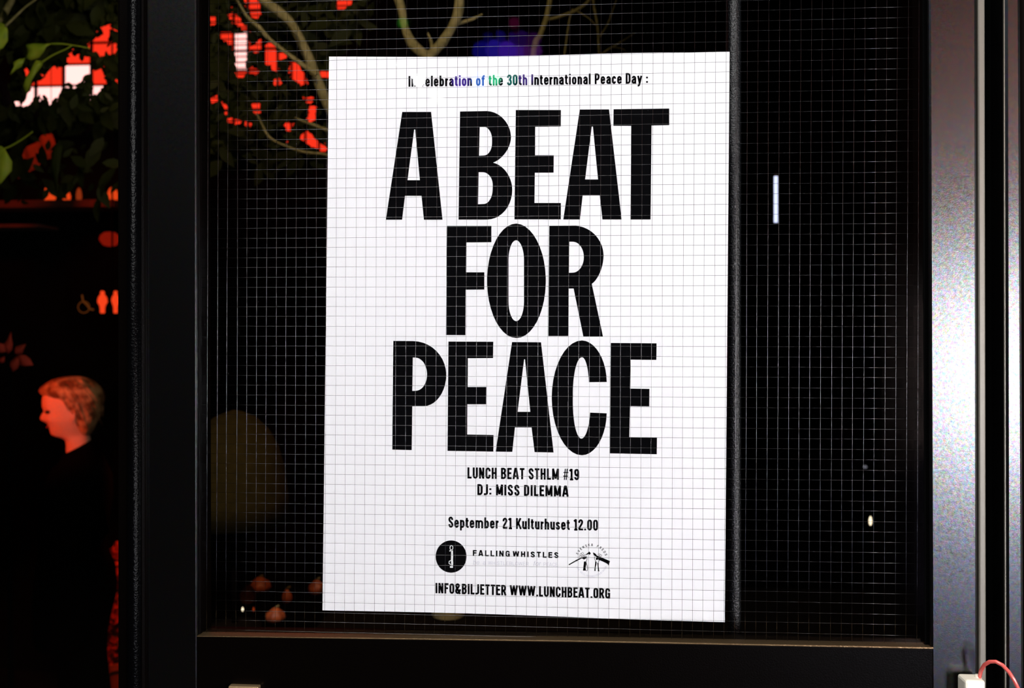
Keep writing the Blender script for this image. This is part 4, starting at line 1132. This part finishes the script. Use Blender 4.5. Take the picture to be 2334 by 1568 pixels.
# ------------------------------------------------------------------ tube lamp and small lamps right of the poster
YT2 = 1.9
t_, b_ = P(1768.5, 402, YT2), P(1768.5, 507, YT2)
tl = empty('tube_lamp', P(1768.5, 455, YT2)); tag(tl, 'short vertical blue white tube lamp glowing right of the poster', 'lamp')
rt = 4.3/scale_at(YT2)
MB().tube([b_, t_], rt, 16).build('tube', M['e_tube'], tl, smooth=True)
MB().tube([t_, t_+Vector((0.004,0,0.012)), t_+Vector((0.010,0,0.035))], [rt*0.9, rt, rt], 12).build('holder', M['bead'], tl, smooth=True)
MB().tube([t_+Vector((0.010,0,0.035)), (t_.x+0.010, YT2, 5.4)], 0.0015, 6).build('cord', M['coat'], tl)
def wee_lamp(x, y, w, h, Y, m, label):
    p = P(x, y, Y); r = w/2/scale_at(Y); hh = h/scale_at(Y)
    root = empty('pendant_bulb', p); tag(root, label, 'lamp')
    MB().lathe([(r*0.3,-hh/2),(r*0.8,-hh*0.3),(r,0),(r*0.7,hh*0.3),(r*0.3,hh/2)], tuple(p), 14).build('bulb', m, root, smooth=True)
    MB().tube([p+Vector((0,0,hh/2)), (p.x, Y, 5.4)], 0.001, 6).build('cord', M['coat'], root)
wee_lamp(1984, 1187, 7, 20, 2.0, M['e_bulb'], 'small cream pendant bulb low in the right part of the wired glass')
wee_lamp(1972, 1064, 9, 7, 2.2, M['e_dim'], 'tiny faint pendant bulb above the cream one')

# ------------------------------------------------------------------ lights of the hall
spot('red_hall_light', (P(-140, 700, 1.75).x - 0.25, 1.25, 1.75), W3(150, 960), 62, (1.0, 0.075, 0.008), 26, 0.6, 0.06)
spot('plant_light', (-0.55, 0.30, 2.85), P(800, 60, 1.5), 22, (1.0, 0.86, 0.5), 75, 0.6, 0.06)
spot('side_plant_light', (-0.80, 0.25, 2.9), P(60, 200, 1.3), 10, (0.85, 1.0, 0.4), 50, 0.6, 0.05)
spot('counter_light', (-0.15, 0.5, 2.6), P(800, 1400, 1.35), 26, (1.0, 0.55, 0.25), 55, 0.6, 0.05)
spot('red_floor_light', (P(60, 1400, 2.6).x, 2.45, 2.9), P(150, 620, YS), 22, (1.0, 0.10, 0.02), 80, 0.7, 0.08)
spot('shrub_light', (P(262, 1000, 2.7).x + 0.5, 2.35, 1.6), P(250, 1400, YB), 45, (1.0, 0.12, 0.02), 45, 0.6, 0.05)

# ------------------------------------------------------------------ street side, behind the photographer
def globe(x, y, rpx, k_, color, strength, label):
    p = behind(x, y, k_); r = rpx/scale_at(k_)
    root = empty('globe_lamp', p); tag(root, label, 'lamp', 'string lights across the street')
    prof = [(r*math.sin(math.pi*i/12)+1e-4, -r*math.cos(math.pi*i/12)) for i in range(13)]
    MB().lathe(prof, tuple(p), 20).build('globe', emit('glow_' + str(len(bpy.data.materials)), color, strength), root, smooth=True)
    MB().tube([p+Vector((0,0,r)), p+Vector((0,0,r+0.05))], 0.008, 8).build('socket', M['coat'], root)
K = 3.0
for a_ in ((955,184,12,(1,1,1),45,'white street globe seen only as the glare on the poster heading'),
           (996,218,17,(1,.93,.9),7,'softer white street globe below the bright one'),
           (898,146,5,(1,1,1),12,'tiny white street globe'),
           (1050,184,20,(.2,.08,1),4.0,'violet street globe beside the blue one'), (1093,182,19,(.08,.28,1),9.0,'blue street globe beside the green one'),
           (1127,180,14,(.05,.9,.4),9,'green street globe beside the blue one'), (1163,178,17,(.02,.6,.5),3.0,'teal street globe beside the green one'),
           (1199,176,17,(.3,.15,1),3.0,'second violet street globe at the row end')):
    globe(a_[0], a_[1], a_[2], K, a_[3], a_[4], a_[5])
rng = random.Random(21)
upper = [(1172,52,12,(.7,.03,.25),0.6,'magenta street globe high above the upper row'), (918,52,12,(.1,.8,.05),1.2,'small green street globe above the upper row'),
         (1178,82,10,(.5,.03,.35),0.4,'faint magenta street globe above the upper row')]
cols = ((.03,.02,1), (.06,.03,1), (.14,.03,1), (.22,.04,.9), (.4,.05,.7))
words = ('first', 'second', 'third', 'fourth', 'fifth')
for i in range(5):
    upper.append((1098+29*i, 116-3*(i % 2), 21, cols[i], (1.3,2.4,2.9,2.2,1.2)[i], words[i] + ' globe of the lower blue violet street row'))
    upper.append((1112+26*i, 92-4*(i % 2), 17, cols[i], (0.4,0.8,0.8,0.6,0.5)[i], words[i] + ' globe of the higher dim blue violet street row'))
for n_u, (x, y, r_, c_, s_, lab) in enumerate(upper):
    globe(x, y, r_, 2.7 + 0.13 * ((n_u * 3) % 7), c_, s_, lab)

# shop front across the street, its lit window and two added glow panels mirrored by the right stile
fr_ = empty('building', (2.4, -3.3, 0)); tag(fr_, 'dark shop building across the street with one bright window', 'building')
MB().box((1.42, -3.35, 0.0), (3.4, -3.25, 3.4)).build('wall', M['brick'], fr_)
def panel(name, x0, x1, z0, z1, m, label, cat):
    MB().box((x0, -3.25, z0), (x1, -3.19, z1)).build(name, m, fr_, bevel=0.01)
panel('window', 1.66, 2.15, 1.18, 1.92, emit('lit_shop_window', (0.93, 0.94, 1.0), 78.0), 'bright cold white shop window behind the photographer', 'window')
panel('fascia', 1.62, 3.0, 2.1, 3.3, emit('warm_glow', (1.0, 0.33, 0.24), 2.2), 'added warm glow panel mirrored high on the right stile', 'sign')  # unseen warm glow, added for the brown sheen on the upper stile
panel('door', 1.62, 2.3, 0.42, 1.14, emit('cold_glow', (0.5, 0.55, 0.95), 6.0), 'added dim blue glow panel mirrored low on the right stile', 'door')  # no real door: unseen blue glow added for the stile's lower sheen
